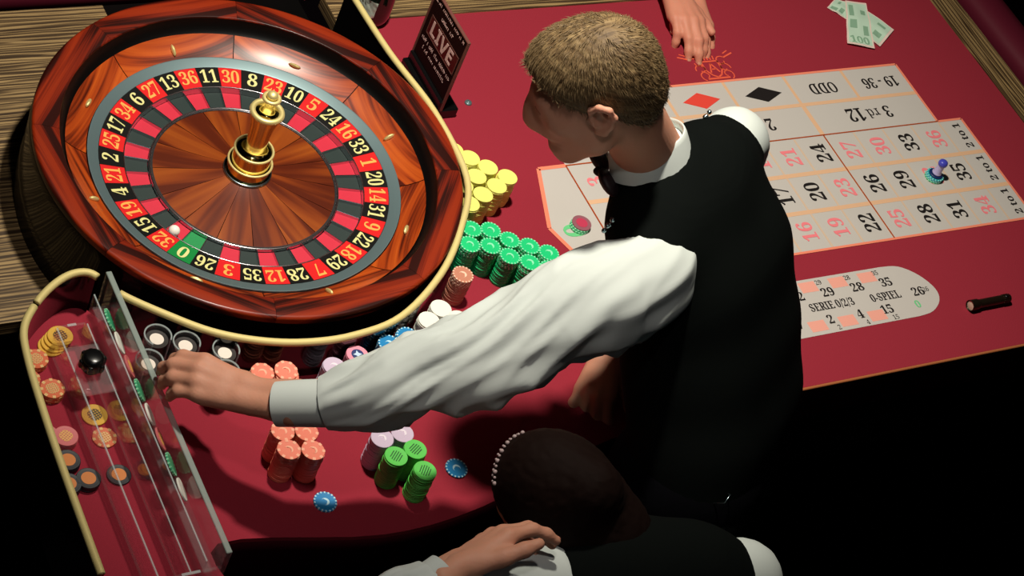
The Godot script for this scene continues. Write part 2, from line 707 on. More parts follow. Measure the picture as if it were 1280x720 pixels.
func smooth_path(pts: Array, per := 6) -> Array:
	var out: Array = []
	for i in pts.size() - 1:
		var a: Vector2 = pts[maxi(i - 1, 0)]
		var b: Vector2 = pts[i]
		var c: Vector2 = pts[i + 1]
		var d: Vector2 = pts[mini(i + 2, pts.size() - 1)]
		for j in per:
			out.append(b.cubic_interpolate(c, a, d, float(j) / per))
	out.append(pts[-1])
	return out


# outline of the low guard, seen from above (x, z): along the felt, round the wheel, round the chip bay and down its side
func guard_line() -> Array:
	return smooth_path([Vector2(-1.015, -0.436), Vector2(-1.004, -0.256), Vector2(-0.979, -0.086), Vector2(-0.990, 0.09), Vector2(-1.06, 0.208), Vector2(-1.148, 0.305), Vector2(-1.265, 0.384), Vector2(-1.37, 0.408), Vector2(-1.461, 0.406), Vector2(-1.542, 0.387),
		Vector2(-1.616, 0.353), Vector2(-1.682, 0.302), Vector2(-1.735, 0.254), Vector2(-1.757, 0.222), Vector2(-1.776, 0.196), Vector2(-1.808, 0.194), Vector2(-1.848, 0.214), Vector2(-1.889, 0.25), Vector2(-1.92, 0.294), Vector2(-1.932, 0.355), Vector2(-1.939, 0.45), Vector2(-1.944, 0.573), Vector2(-1.948, 0.765)].map(func(p: Vector2) -> Vector2: return p + Vector2(0.0148, -0.0145)))


func table() -> void:
	var t := thing("roulette_table", "long roulette table with burgundy felt, zebra wood trim and printed betting layout", "table")
	var line := guard_line()
	var mid := 0
	# felt: the betting area and the chip bay, outside the guard
	var felt := PackedVector2Array()
	for p in line:
		felt.append(p)
	for p in smooth_path([Vector2(-1.933, 0.80), Vector2(-1.72, 0.80), Vector2(-1.70, 0.69), Vector2(-1.42, 0.738), Vector2(-1.22, 0.725), Vector2(-1.02, 0.668), Vector2(-0.80, 0.628), Vector2(-0.62, 0.62), Vector2(0.585, 0.62)], 5):
		felt.append(p)
	felt.append(Vector2(0.585, -0.45))
	var fb := Buf.new()
	fb.prism(felt, TOP - 0.03, TOP)
	obj("felt", fb, m.felt, t)
	# zebra wood around the wheel, and the frame
	var left := Buf.new()
	left.prism(PackedVector2Array([Vector2(-2.5, 0.13), Vector2(-2.5, -0.63), Vector2(-1.43, -0.63), Vector2(-1.43, -0.40), Vector2(-1.60, -0.30), Vector2(-1.70, 0.13)]), WELL - 0.03, WELL)
	obj("wheel_platform", left, m.zebra, t)
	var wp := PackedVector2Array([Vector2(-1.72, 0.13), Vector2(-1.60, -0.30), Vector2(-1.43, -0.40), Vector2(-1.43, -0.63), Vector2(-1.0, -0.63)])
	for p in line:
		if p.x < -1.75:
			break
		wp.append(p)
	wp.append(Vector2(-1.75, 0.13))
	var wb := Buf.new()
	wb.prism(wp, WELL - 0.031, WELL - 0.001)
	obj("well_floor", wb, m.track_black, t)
	var trim := Buf.new()
	trim.prism(PackedVector2Array([Vector2(-1.003, -0.53), Vector2(0.665, -0.53), Vector2(0.588, -0.45), Vector2(-1.003, -0.45)]), TOP - 0.03, TOP + 0.003)
	obj("wood_trim", trim, m.zebra, t)
	var side := Buf.new()
	var turn := Transform3D(Basis(Vector3(0, 0, 1), Vector3(0, 1, 0), Vector3(-1, 0, 0)), Vector3.ZERO)
	side.prism(PackedVector2Array([Vector2(-0.53, -0.665), Vector2(-0.45, -0.588), Vector2(0.62, -0.588), Vector2(0.62, -0.665)]), TOP - 0.03, TOP + 0.003, turn)
	obj("wood_trim", side, m.zebra, t)
	# padded arm rest along the players' sides
	var pad := Buf.new()
	var prof := [Vector2(-0.05, -0.03), Vector2(-0.052, 0.0), Vector2(-0.042, 0.018), Vector2(-0.02, 0.028), Vector2(0.01, 0.03), Vector2(0.04, 0.022), Vector2(0.058, 0.002), Vector2(0.06, -0.03), Vector2(0.04, -0.06), Vector2(-0.03, -0.06)]
	var rows: Array = []
	for p in [[-1.003, -0.615, 0.0, -1.0], [0.70, -0.615, 0.0, -1.0], [0.735, -0.60, 0.7, -0.7], [0.75, -0.565, 1.0, 0.0], [0.75, 0.62, 1.0, 0.0]]:
		var row := PackedVector3Array()
		for q in prof:
			row.append(Vector3(p[0] + p[2] * q.x, TOP - 0.004 + q.y, p[1] + p[3] * q.x))
		rows.append(row)
	pad.grid(rows, true)
	obj("arm_rest", pad, m.leather, t)
	var low := Buf.new()
	low.tube([Vector3(-2.5, WELL - 0.002, -0.70), Vector3(-1.01, WELL - 0.002, -0.70)], 0.05, 20)
	obj("arm_rest", low, m.leather, t)
	# front edge: a tan bead over a burgundy apron
	var front := smooth_path([Vector2(-1.933, 0.80), Vector2(-1.72, 0.80), Vector2(-1.70, 0.69), Vector2(-1.42, 0.738), Vector2(-1.22, 0.725), Vector2(-1.02, 0.668), Vector2(-0.80, 0.628), Vector2(-0.62, 0.62), Vector2(0.66, 0.62)], 5)
	var bead: Array = []
	var ap: Array = [PackedVector3Array(), PackedVector3Array(), PackedVector3Array()]
	for p in front:
		if p.x > -0.7:
			bead.append(Vector3(p.x, TOP - 0.003, p.y + 0.002))
		ap[0].append(Vector3(p.x, TOP - 0.005, p.y + 0.003))
		ap[1].append(Vector3(p.x, TOP - 0.03, p.y + 0.006))
		ap[2].append(Vector3(p.x, TOP - 0.16, p.y - 0.03))
	var bb := Buf.new()
	bb.tube(bead, 0.0035, 8)
	obj("edge_bead", bb, m.table_edge, t)
	var ab := Buf.new()
	ab.grid(ap)
	obj("front_apron", ab, m.apron_cloth, t)
	var un := Buf.new()
	un.box(Vector3(-0.2, TOP - 0.09, 0.04), Vector3(1.56, 0.115, 1.1), 0.01)
	un.box(Vector3(-1.75, WELL - 0.09, -0.22), Vector3(1.45, 0.115, 0.62), 0.01)
	un.box(Vector3(-1.46, TOP - 0.09, 0.52), Vector3(0.92, 0.115, 0.3), 0.01)
	obj("under_frame", un, m.under_wood, t)
	for x in [-1.55, 0.2]:
		var pd := Buf.new()
		pd.box(Vector3(x, 0.28, -0.02), Vector3(0.42, 0.5, 0.5), 0.02)
		pd.box(Vector3(x, 0.03, -0.02), Vector3(0.6, 0.06, 0.8), 0.015)
		obj("pedestal", pd, m.under_wood, t)
	layout(t)


const WELL := TOP - 0.085
const COL := 0.08442

func sheet(called: String, a: Vector2, b: Vector2, y: float, material: Material, t: Node) -> void:
	var f := Buf.new()
	f.prism(PackedVector2Array([Vector2(a.x, a.y), Vector2(b.x, a.y), Vector2(b.x, b.y), Vector2(a.x, b.y)]), TOP + y - 0.0004, TOP + y, Transform3D.IDENTITY, false)
	obj(called, f, material, t)


func strip(a: Vector2, b: Vector2, w: float, y: float, f: Buf) -> void:
	var d := (b - a).normalized()
	var s := Vector2(-d.y, d.x) * w / 2
	f.prism(PackedVector2Array([a - s, b - s, b + s, a + s]), TOP + y - 0.0003, TOP + y, Transform3D.IDENTITY, false)


func layout(t: Node) -> void:
	var x0 := -8 * COL
	var x1 := 4 * COL
	var x2 := 0.41
	sheet("number_panel", Vector2(x0, 0), Vector2(x2, 0.305), 0.0006, m.panel, t)
	sheet("outside_panel", Vector2(x0, -0.1855), Vector2(x1, 0.0), 0.0006, m.panel, t)
	var zp := PackedVector2Array([Vector2(-0.741, 0), Vector2(x0, 0), Vector2(x0, 0.305), Vector2(-0.741, 0.305), Vector2(-0.793, 0.1525)])
	var z := Buf.new()
	z.prism(zp, TOP, TOP + 0.0006, Transform3D.IDENTITY, false)
	obj("zero_panel", z, m.panel, t)
	# cell lines
	var peach := Buf.new()
	for r in [1, 2]:
		strip(Vector2(x0, r * 0.1016), Vector2(x2, r * 0.1016), 0.011, 0.0009, peach)
	var pale := Buf.new()
	for cidx in range(-7, 5):
		strip(Vector2(cidx * COL, 0.004), Vector2(cidx * COL, 0.301), 0.005, 0.0008, pale)
	obj("cell_line", pale, m.pale_line, t)
	strip(Vector2(x0, -0.0927), Vector2(x1, -0.0927), 0.010, 0.0009, peach)
	for cidx in [-4, 0]:
		strip(Vector2(cidx * COL, -0.0927), Vector2(cidx * COL, 0), 0.012, 0.0008, peach)
	for cidx in [-6, -4, -2, 0, 2]:
		strip(Vector2(cidx * COL, -0.183), Vector2(cidx * COL, -0.0927), 0.008, 0.0008, peach)
	obj("cell_line", peach, m.peach_line, t)
	var coral := Buf.new()
	for e in [[Vector2(x0, -0.1855), Vector2(x1, -0.1855)], [Vector2(x1, -0.1855), Vector2(x1, 0)], [Vector2(x1, 0), Vector2(x2, 0)], [Vector2(x2, 0), Vector2(x2, 0.305)], [Vector2(x0, 0.305), Vector2(x2, 0.305)]]:
		strip(e[0], e[1], 0.006, 0.0011, coral)
	for i in zp.size():
		if i != 1:
			strip(zp[i], zp[(i + 1) % 5], 0.009, 0.0011, coral)
	obj("border_line", coral, m.coral_line, t)
	var rust := Buf.new()
	strip(Vector2(x0, 0), Vector2(x1, 0), 0.0032, 0.0013, rust)
	for cidx in [-8, -4, 0]:
		strip(Vector2(cidx * COL, 0), Vector2(cidx * COL, 0.303), 0.0034, 0.0013, rust)
	obj("dozen_line", rust, m.rust_line, t)
	# numbers, read from the zero end
	var reds := [1, 3, 5, 7, 9, 12, 14, 16, 18, 19, 21, 23, 25, 27, 30, 32, 34, 36]
	for n in range(1, 37):
		var cx := -8 * COL + ((n - 1) / 3 + 0.5) * COL
		var cz := 0.05 + (2 - (n - 1) % 3) * 0.1016
		words("number", str(n), 0.038, m.ink_red if n in reds else m.ink, t, flat(Vector3(0, 0, -1), Vector3(-1, 0, 0), Vector3(cx + 0.006, TOP + 0.0011, cz)), true, true, 0.0005, 0.92)
	words("number", "0", 0.05, m.ink_green, t, flat(Vector3(0, 0, -1), Vector3(-1, 0, 0), Vector3(-0.738, TOP + 0.0011, 0.166)), true, true, 0.0005, 0.92)
	for r in 3:
		words("column_bet", "2 to 1", 0.02, m.ink, t, flat(Vector3(0, 0, -1), Vector3(-1, 0, 0), Vector3(0.381, TOP + 0.0011, 0.049 + r * 0.1016)), true, true, 0.0005, 1.05)
	for w in [["19 - 36", 3], ["ODD", 1], ["EVEN", -5], ["1 - 18", -7]]:
		words("outside_bet", w[0], 0.031, m.ink, t, flat(Vector3(-1, 0, 0), Vector3(0, 0, 1), Vector3(w[1] * COL + 0.004, TOP + 0.0011, -0.1365)), true, true, 0.0005, 0.8)
	for w in [["3", "rd", "12", 0.169], ["2", "nd", "12", -0.169], ["1", "st", "12", -0.506]]:
		words("dozen_bet", w[0], 0.034, m.ink, t, flat(Vector3(-1, 0, 0), Vector3(0, 0, 1), Vector3(w[3] + 0.05, TOP + 0.0011, -0.048)), true, true, 0.0005, 0.85)
		words("dozen_bet", w[1], 0.026, m.ink, t, flat(Vector3(-1, 0, 0), Vector3(0, 0, 1), Vector3(w[3] + 0.008, TOP + 0.0011, -0.047)), false, true, 0.0005, 0.95)
		words("dozen_bet", w[2], 0.038, m.ink, t, flat(Vector3(-1, 0, 0), Vector3(0, 0, 1), Vector3(w[3] - 0.044, TOP + 0.0011, -0.048)), true, true, 0.0005, 0.85)
	for d in [[-0.083, m.ink, 0.051, 0.023], [-0.253, m.diamond_red, 0.05, 0.024]]:
		var b := Buf.new()
		b.prism(PackedVector2Array([Vector2(d[0] - d[2], -0.135), Vector2(d[0], -0.135 - d[3]), Vector2(d[0] + d[2], -0.135), Vector2(d[0], -0.135 + d[3])]), TOP + 0.0006, TOP + 0.0012, Transform3D.IDENTITY, false)
		obj("diamond", b, d[1], t)
	racetrack(t)
	crest(t)


func racetrack(t: Node) -> void:
	var out := PackedVector2Array([Vector2(-0.72, 0.512), Vector2(-0.74, 0.44), Vector2(-0.72, 0.372)])
	for p in smooth_path([Vector2(-0.086, 0.371), Vector2(-0.041, 0.377), Vector2(-0.004, 0.407), Vector2(0.014, 0.447), Vector2(0.004, 0.478), Vector2(-0.03, 0.501), Vector2(-0.069, 0.507)], 4):
		out.append(p)
	var b := Buf.new()
	b.prism(out, TOP, TOP + 0.0006, Transform3D.IDENTITY, false)
	obj("racetrack_panel", b, m.panel, t)
	for i in 9:
		for r in [[0.391, -0.137], [0.487, -0.173]]:
			var bl := Buf.new()
			bl.prism(PackedVector2Array([Vector2(r[1] - i * 0.078 - 0.02, r[0] - 0.013), Vector2(r[1] - i * 0.078 + 0.022, r[0] - 0.013), Vector2(r[1] - i * 0.078 + 0.022, r[0] + 0.013), Vector2(r[1] - i * 0.078 - 0.02, r[0] + 0.013)]), TOP + 0.0006, TOP + 0.0008, Transform3D.IDENTITY, false)
			obj("red_cell", bl, m.blush, t)
	for w in [["29", -0.254, 0.411], ["28", -0.176, 0.411], ["35", -0.098, 0.411], ["26", -0.034, 0.447], ["22", -0.332, 0.411], ["2", -0.289, 0.477], ["4", -0.212, 0.477], ["15", -0.139, 0.477], ["7", -0.367, 0.477]]:
		words("track_number", w[0], 0.021, m.ink, t, flat(Vector3.RIGHT, Vector3.FORWARD, Vector3(w[1], TOP + 0.0011, w[2])), true, true, 0.0004)
	for w in [["29", -0.262, 0.384], ["28", -0.186, 0.384], ["35", -0.11, 0.384], ["26", -0.012, 0.445], ["2", -0.28, 0.499], ["4", -0.205, 0.499], ["15", -0.13, 0.499]]:
		words("track_number", w[0], 0.011, m.ink, t, flat(Vector3.RIGHT, Vector3.FORWARD, Vector3(w[1], TOP + 0.0011, w[2])), false, true, 0.0004)
	words("track_number", "0", 0.018, m.ink_green, t, flat(Vector3.RIGHT, Vector3.FORWARD, Vector3(-0.056, TOP + 0.0011, 0.478)), true, true, 0.0004)
	words("track_words", "SERIE 0/2/3", 0.019, m.ink, t, flat(Vector3.RIGHT, Vector3.FORWARD, Vector3(-0.264, TOP + 0.0011, 0.443)), true, true, 0.0004, 0.8)
	words("track_words", "0-SPIEL", 0.019, m.ink, t, flat(Vector3.RIGHT, Vector3.FORWARD, Vector3(-0.122, TOP + 0.0011, 0.445)), true, true, 0.0004, 0.8)


# the orange house crest on the felt: a shield between scrolls, drawn in lines
func crest(t: Node) -> void:
	var b := Buf.new()
	var c := Vector2(-0.168, -0.226)
	var shield := [Vector2(-0.022, -0.022), Vector2(0.022, -0.022), Vector2(0.022, 0.004), Vector2(0.012, 0.02), Vector2(0, 0.027), Vector2(-0.012, 0.02), Vector2(-0.022, 0.004)]
	for i in shield.size():
		strip(c + shield[i], c + shield[(i + 1) % shield.size()], 0.004, 0.0008, b)
	strip(c + Vector2(-0.012, 0.012), c + Vector2(0, -0.016), 0.004, 0.0008, b)
	strip(c + Vector2(0.012, 0.012), c + Vector2(0, -0.016), 0.004, 0.0008, b)
	strip(c + Vector2(-0.007, 0.002), c + Vector2(0.007, 0.002), 0.003, 0.0008, b)
	for s in [-1.0, 1.0]:
		for j in 3:
			var last := Vector2.INF
			for i in 12:
				var a := i * 0.5 + j
				var r := 0.006 + 0.0009 * i
				var p := c + Vector2(s * (0.034 - j * 0.002), -0.02 + j * 0.02) + Vector2(cos(a) * s, sin(a)) * r
				if last != Vector2.INF:
					strip(last, p, 0.003, 0.0008, b)
				last = p
		strip(c + Vector2(s * 0.045, -0.03), c + Vector2(s * 0.075, -0.042), 0.004, 0.0008, b)
		strip(c + Vector2(s * 0.05, -0.042), c + Vector2(s * 0.066, -0.05), 0.003, 0.0008, b)
	strip(c + Vector2(-0.03, 0.03), c + Vector2(0.03, 0.03), 0.005, 0.0008, b)
	for i in 5:
		strip(c + Vector2(-0.016 + i * 0.008, -0.026), c + Vector2(-0.018 + i * 0.009, -0.038), 0.003, 0.0008, b)
	obj("house_crest", b, m.crest_ink, t)


func guard() -> void:
	var t := thing("wheel_guard", "low black curved guard wall with pale brass cap around wheel and chip bay", "guard rail")
	var whole := guard_line()
	var gap := 13 * 6 - 4
	guard_run(t, whole.slice(0, gap), 1.0)
	guard_run(t, whole.slice(gap + 7), 0.42)


func guard_run(t: Node, line: Array, split: float) -> void:
	var rows: Array = []
	for i in line.size():
		var d: Vector2 = (line[mini(i + 1, line.size() - 1)] - line[maxi(i - 1, 0)]).normalized()
		var s := Vector2(-d.y, d.x) * 0.005
		var row := PackedVector3Array()
		for q in [[-1, -0.10], [-1, 0.086], [1, 0.086], [1, -0.10]]:
			row.append(Vector3(line[i].x + s.x * q[0], TOP + q[1], line[i].y + s.y * q[0]))
		rows.append(row)
	var wall := Buf.new()
	for j in 3:
		var pair: Array = []
		for r in rows:
			pair.append(PackedVector3Array([r[j], r[j + 1]]))
		wall.grid(pair)
	obj("guard_wall", wall, m.black_lacquer, t)
	var cut := int(line.size() * split)
	for part in [line.slice(0, cut), line.slice(cut)]:
		if part.size() < 2:
			continue
		var path: Array = []
		for p in part:
			path.append(Vector3(p.x, TOP + 0.088, p.y))
		var cap := Buf.new()
		cap.tube(path, 0.0068, 10)
		obj("brass_cap", cap, m.brass_cap, t)


func ring_sector(b: Buf, profile: Array, a0: float, a1: float, segs: int, along := true, shift := Vector2.ZERO) -> void:
	var mid := (a0 + a1) / 2
	var rows: Array = []
	var uvs: Array = []
	var len := 0.0
	for j in profile.size():
		var q: Vector2 = profile[j]
		if j > 0:
			len += q.distance_to(profile[j - 1])
		var row := PackedVector3Array()
		var uv := PackedVector2Array()
		for s in segs + 1:
			var a := lerpf(a0, a1, float(s) / segs)
			row.append(Vector3(q.x * cos(a), q.y, q.x * sin(a)))
			var rad: float = q.x * cos(a - mid) + (q.y if q.y < 0.09 else 0.09) * -0.4
			var tan: float = q.x * sin(a - mid)
			uv.append((Vector2(tan, rad) if along else Vector2(rad, tan)) + shift)
		rows.append(row)
		uvs.append(uv)
	b.grid(rows, false, uvs)


func wheel() -> void:
	var t := thing("casino_roulette", "large roulette wheel with mahogany rim, red and black pockets and brass turret", "roulette wheel", WHEEL)
	var base := Buf.new()
	base.lathe([Vector2(0.400, 0.081), Vector2(0.4025, 0.076), Vector2(0.403, 0.062), Vector2(0.404, -0.03), Vector2.INF, Vector2(0.404, -0.03), Vector2(0.405, -0.033), Vector2(0.406, -0.045), Vector2(0.406, -0.0848)], 96)
	var track := Buf.new()
	track.lathe([Vector2(0.3525, 0.087), Vector2(0.352, 0.078), Vector2(0.347, 0.065), Vector2(0.3385, 0.0585), Vector2.INF, Vector2(0.3385, 0.0575), Vector2(0.31, 0.0375), Vector2(0.296, 0.0285), Vector2(0.295, 0.012)], 96)
	obj("ball_track", track, m.track_black, t)
	base.lathe([Vector2(0.40, 0.078), Vector2(0.3525, 0.0875)], 96)
	obj("bowl", base, m.bowl_black, t)
	var rng := RandomNumberGenerator.new()
	rng.seed = 5
	var off := deg_to_rad(16.0)
	for i in 8:
		var a0 := off + i * PI / 4
		var b := Buf.new()
		ring_sector(b, [Vector2(0.3518, 0.0865), Vector2(0.3525, 0.0885), Vector2(0.354, 0.0898), Vector2(0.375, 0.0930), Vector2(0.395, 0.0940), Vector2(0.3995, 0.0925), Vector2(0.4015, 0.0885), Vector2(0.4015, 0.079)], a0 + 0.0006, a0 + PI / 4 - 0.0006, 18, true, Vector2(rng.randf(), 0.02 * rng.randf()))
		obj("rim_panel", b, m.mahogany, t)
		var p := Buf.new()
		ring_sector(p, [Vector2(0.2960, 0.0345), Vector2(0.31, 0.0410), Vector2(0.326, 0.0505), Vector2(0.3375, 0.0595)], a0 + 0.003, a0 + PI / 4 - 0.003, 16, true, Vector2(rng.randf(), 0.05 * rng.randf()))
		obj("apron_panel", p, m.apron_wood, t)
		var a := a0 + PI / 8
		var df := Buf.new()
		var tang := i % 2 == 0
		var out := Vector3(cos(a), 0.6, sin(a)).normalized()
		var tn := Vector3(-sin(a), 0, cos(a))
		var up := tn.cross(out)
		if up.y < 0:
			up = -up
		var bs := Basis(tn if tang else out, up, (out if tang else tn))
		df.ball(Vector3(0.3125 * cos(a), 0.0445, 0.3125 * sin(a)), Vector3(0.013, 0.0055, 0.0045), bs, 8, 4)
		obj("ball_deflector", df, m.brass, t)
	var sr := Buf.new()
	sr.lathe([Vector2(0.2735, 0.025), Vector2(0.2735, 0.0315), Vector2.INF, Vector2(0.2735, 0.0315), Vector2(0.2755, 0.0324), Vector2(0.2925, 0.0384), Vector2(0.2945, 0.0382), Vector2.INF, Vector2(0.2945, 0.0382), Vector2(0.2955, 0.02)], 96)
	obj("steel_ring", sr, m.ring_steel, t)
	# rotor
	var order := [0, 32, 15, 19, 4, 21, 2, 25, 17, 34, 6, 27, 13, 36, 11, 30, 8, 23, 10, 5, 24, 16, 33, 1, 20, 14, 31, 9, 22, 18, 29, 7, 28, 12, 35, 3, 26]
	var step := TAU / 37
	var zero := deg_to_rad(138.2)
	var pocket_base := Buf.new()
	pocket_base.lathe([Vector2(0.172, 0.0165), Vector2(0.178, 0.0165), Vector2.INF, Vector2(0.178, 0.0165), Vector2(0.1795, 0.008), Vector2.INF, Vector2(0.1795, 0.0085), Vector2(0.225, 0.0095), Vector2.INF, Vector2(0.225, 0.0095), Vector2(0.2255, 0.024), Vector2.INF, Vector2(0.2255, 0.0235), Vector2(0.273, 0.03)], 111)
	obj("pocket_ring", pocket_base, m.fret_steel, t)
	for i in 37:
		var a := zero + i * step
		var kind: String = "green" if i == 0 else ("red" if i % 2 == 1 else "black")
		var pad := Buf.new()
		ring_sector(pad, [Vector2(0.2275, 0.0255), Vector2(0.2725, 0.0318)], a - step / 2 + 0.001, a + step / 2 - 0.001, 4)
		var po := obj("number_pad", pad, m["pad_" + kind], t)
		var fl := Buf.new()
		ring_sector(fl, [Vector2(0.1805, 0.0102), Vector2(0.2245, 0.0112)], a - step / 2 + 0.004, a + step / 2 - 0.004, 4)
		obj("pocket_floor", fl, m["pocket_" + kind], t)
		var out := Vector3(cos(a), 0.14, sin(a)).normalized()
		var right := out.cross(Vector3(-0.14 * cos(a), 1, -0.14 * sin(a)).normalized())
		words("numeral", str(order[i]), 0.030, m.numeral_orange if kind == "red" else m.numeral_gold, po, flat(right, out, Vector3(0.2505 * cos(a), 0.0294, 0.2505 * sin(a))), true, true, 0.0006, 0.78 if order[i] > 9 else 0.9)
		var fr := Buf.new()
		var ab := a + step / 2
		fr.box(Vector3(0.2025 * cos(ab), 0.0135, 0.2025 * sin(ab)), Vector3(0.045, 0.0085, 0.0018), 0.0006, Basis(Vector3(cos(ab), 0, sin(ab)), Vector3.UP, Vector3(-sin(ab), 0, cos(ab))))
		obj("fret", fr, m.fret_steel, t)
	var thin := Buf.new()
	var ringpath: Array = []
	var ringpath2: Array = []
	for i in 96:
		ringpath.append(Vector3(0.2262 * cos(TAU * i / 96), 0.0255, 0.2262 * sin(TAU * i / 96)))
		ringpath2.append(Vector3(0.1775 * cos(TAU * i / 96), 0.0165, 0.1775 * sin(TAU * i / 96)))
	thin.tube(ringpath, 0.0012, 8, false, true)
	thin.tube(ringpath2, 0.0022, 8, false, true)
	obj("bead_ring", thin, m.fret_steel, t)
	for i in 16:
		var c := Buf.new()
		var a := off + i * TAU / 16 + rng.randf_range(-0.05, 0.05) * 0
		ring_sector(c, [Vector2(0.176, 0.0155), Vector2(0.15, 0.0185), Vector2(0.115, 0.0225), Vector2(0.08, 0.027), Vector2(0.055, 0.0315), Vector2(0.04, 0.035)], a + 0.004, a + TAU / 16 - 0.004, 6, false, Vector2(rng.randf(), rng.randf()))
		obj("cone_panel", c, m.cone_wood, t)
	var cb := Buf.new()
	cb.lathe([Vector2(0.176, 0.0145), Vector2(0.115, 0.0215), Vector2(0.055, 0.0305), Vector2(0.04, 0.034)], 64)
	obj("cone_core", cb, m.black_lacquer, t)
	# turret
	var hub := Buf.new()
	hub.lathe([Vector2(0.046, 0.032), Vector2(0.046, 0.038), Vector2(0.0445, 0.0395), Vector2(0.040, 0.0395)], 48)
	obj("hub_ring", hub, m.steel, t)
	var body := Buf.new()
	body.lathe([Vector2(0.0405, 0.039), Vector2(0.0405, 0.059), Vector2.INF, Vector2(0.0405, 0.0605), Vector2(0.0365, 0.061), Vector2.INF, Vector2(0.0365, 0.061), Vector2(0.0355, 0.09), Vector2.INF, Vector2(0.0355, 0.0905), Vector2(0.03, 0.089), Vector2(0.024, 0.0905), Vector2(0.0205, 0.097), Vector2(0.0195, 0.11), Vector2(0.0205, 0.135), Vector2(0.0235, 0.16), Vector2(0.0285, 0.178), Vector2(0.0305, 0.187), Vector2.INF,
		Vector2(0.0215, 0.189), Vector2(0.017, 0.186), Vector2(0.010, 0.19), Vector2(0.0085, 0.205), Vector2(0.0105, 0.216), Vector2(0.0115, 0.221)], 40)
	obj("turret_column", body, m.brass_polished, t)
	for q in [[0.0408, 0.060, 0.0024], [0.0357, 0.091, 0.0026], [0.0270, 0.1885, 0.0056], [0.0140, 0.2225, 0.0040]]:
		var gold := Buf.new()
		var path: Array = []
		for i in 40:
			path.append(Vector3(q[0] * cos(TAU * i / 40), q[1], q[0] * sin(TAU * i / 40)))
		gold.tube(path, q[2], 10, false, true)
		obj("turret_collar", gold, m.brass, t)
	var knob := Buf.new()
	knob.ball(Vector3(0, 0.2285, 0), Vector3(0.0105, 0.009, 0.0105), Basis.IDENTITY, 20, 12)
	obj("turret_knob", knob, m.brass, t)
	var ba := zero + step * 1.08
	var ball := Buf.new()
	ball.ball(Vector3.ZERO, Vector3.ONE * 0.0105, Basis.IDENTITY, 24, 16)
	tag(obj("roulette_ball", ball, m.ivory, self, Transform3D(Basis.IDENTITY, WHEEL + Vector3(0.213 * cos(ba), 0.0217, 0.213 * sin(ba)))), "small ivory roulette ball resting in the red pocket beside green zero", "ball")


# ---------------------------------------------------------------- chips
const CHIP_R := 0.02
const CHIP_H := 0.0034
var protos := {}

func moon(r: float) -> PackedVector2Array:
	var p := PackedVector2Array()
	for i in 13:
		var a := lerpf(-2.2, 2.2, i / 12.0)
		p.append(Vector2(cos(a), sin(a)) * r)
	for i in 13:
		var a := lerpf(1.95, -1.95, i / 12.0)
		p.append(Vector2(cos(a) * 0.82 - 0.3, sin(a) * 0.88) * r)
	return p


func chip_kind(key: String, body: Color, mark: Color, spots: String, emblem: String, centre := Color.BLACK, r := CHIP_R, rough := 0.45) -> void:
	var o := Node3D.new()
	o.name = "casino_chip"
	var h := CHIP_H
	var b := Buf.new()
	b.lathe([Vector2(0.0, h - 0.0003), Vector2(r * 0.78, h - 0.0003), Vector2(r * 0.82, h), Vector2(r - 0.0007, h), Vector2.INF, Vector2(r - 0.0007, h), Vector2(r, h - 0.0006), Vector2.INF, Vector2(r, h - 0.0006), Vector2(r, 0.0006), Vector2.INF, Vector2(r, 0.0006), Vector2(r - 0.0007, 0.0), Vector2.INF, Vector2(r - 0.0007, 0.0), Vector2(0, 0)], 36)
	obj("chip_body", b, mat("chip_" + key, body, rough), o)
	var mk := mat("chip_mark_" + key, mark, rough)
	if spots != "none":
		var s := Buf.new()
		var cnt := 18 if spots == "dots" else 8
		for i in cnt:
			var a := TAU * i / cnt
			var bs := Basis(Vector3(cos(a), 0, sin(a)), Vector3.UP, Vector3(-sin(a), 0, cos(a)))
			if spots == "dots":
				s.box(Vector3(cos(a), 0, sin(a)) * (r - 0.0014) + Vector3(0, h / 2, 0), Vector3(0.0031, h + 0.0003, 0.0026), 0.0, bs)
			else:
				s.box(Vector3(cos(a), 0, sin(a)) * (r - 0.0024) + Vector3(0, h / 2, 0), Vector3(0.0051, h + 0.0003, 0.0052), 0.0, bs)
		obj("edge_spots", s, mk, o)
	var e := Buf.new()
	if emblem == "moon":
		e.prism(moon(r * 0.36), h - 0.0003, h + 0.00015, Transform3D(Basis(Vector3.UP, 0.6), Vector3.ZERO), false)
	elif emblem == "hatch" or emblem == "grid":
		for dir in ([0.5] if emblem == "hatch" else [0.3, 0.3 + PI / 2]):
			for i in range(-2, 3):
				var q := i * r * 0.2
				var l := sqrt(maxf(r * r * 0.3 - q * q, 0.0))
				e.box(Basis(Vector3.UP, dir) * Vector3(0, h, q), Vector3(l * 2, 0.0004, r * 0.085), 0.0, Basis(Vector3.UP, dir))
	elif emblem == "star":
		var d := Buf.new()
		d.lathe([Vector2(0, h + 0.0001), Vector2(r * 0.56, h + 0.0001), Vector2.INF, Vector2(r * 0.56, h + 0.0001), Vector2(r * 0.56, h - 0.0004)], 32)
		obj("inlay", d, mat("chip_inlay_" + key, centre, rough), o)
		var pts := PackedVector2Array()
		for i in 8:
			pts.append(Vector2.from_angle(TAU * i / 8 + 0.2) * r * (0.42 if i % 2 == 0 else 0.19))
		e.prism(pts, h, h + 0.0004, Transform3D.IDENTITY, false)
	elif emblem == "disc":
		e.lathe([Vector2(0, h + 0.0001), Vector2(r * 0.6, h + 0.0001), Vector2.INF, Vector2(r * 0.6, h + 0.0001), Vector2(r * 0.6, h - 0.0004)], 32)
	if e.v.size():
		obj("emblem", e, mk, o)
	protos[key] = o


var dice := RandomNumberGenerator.new()
var under: Array = []

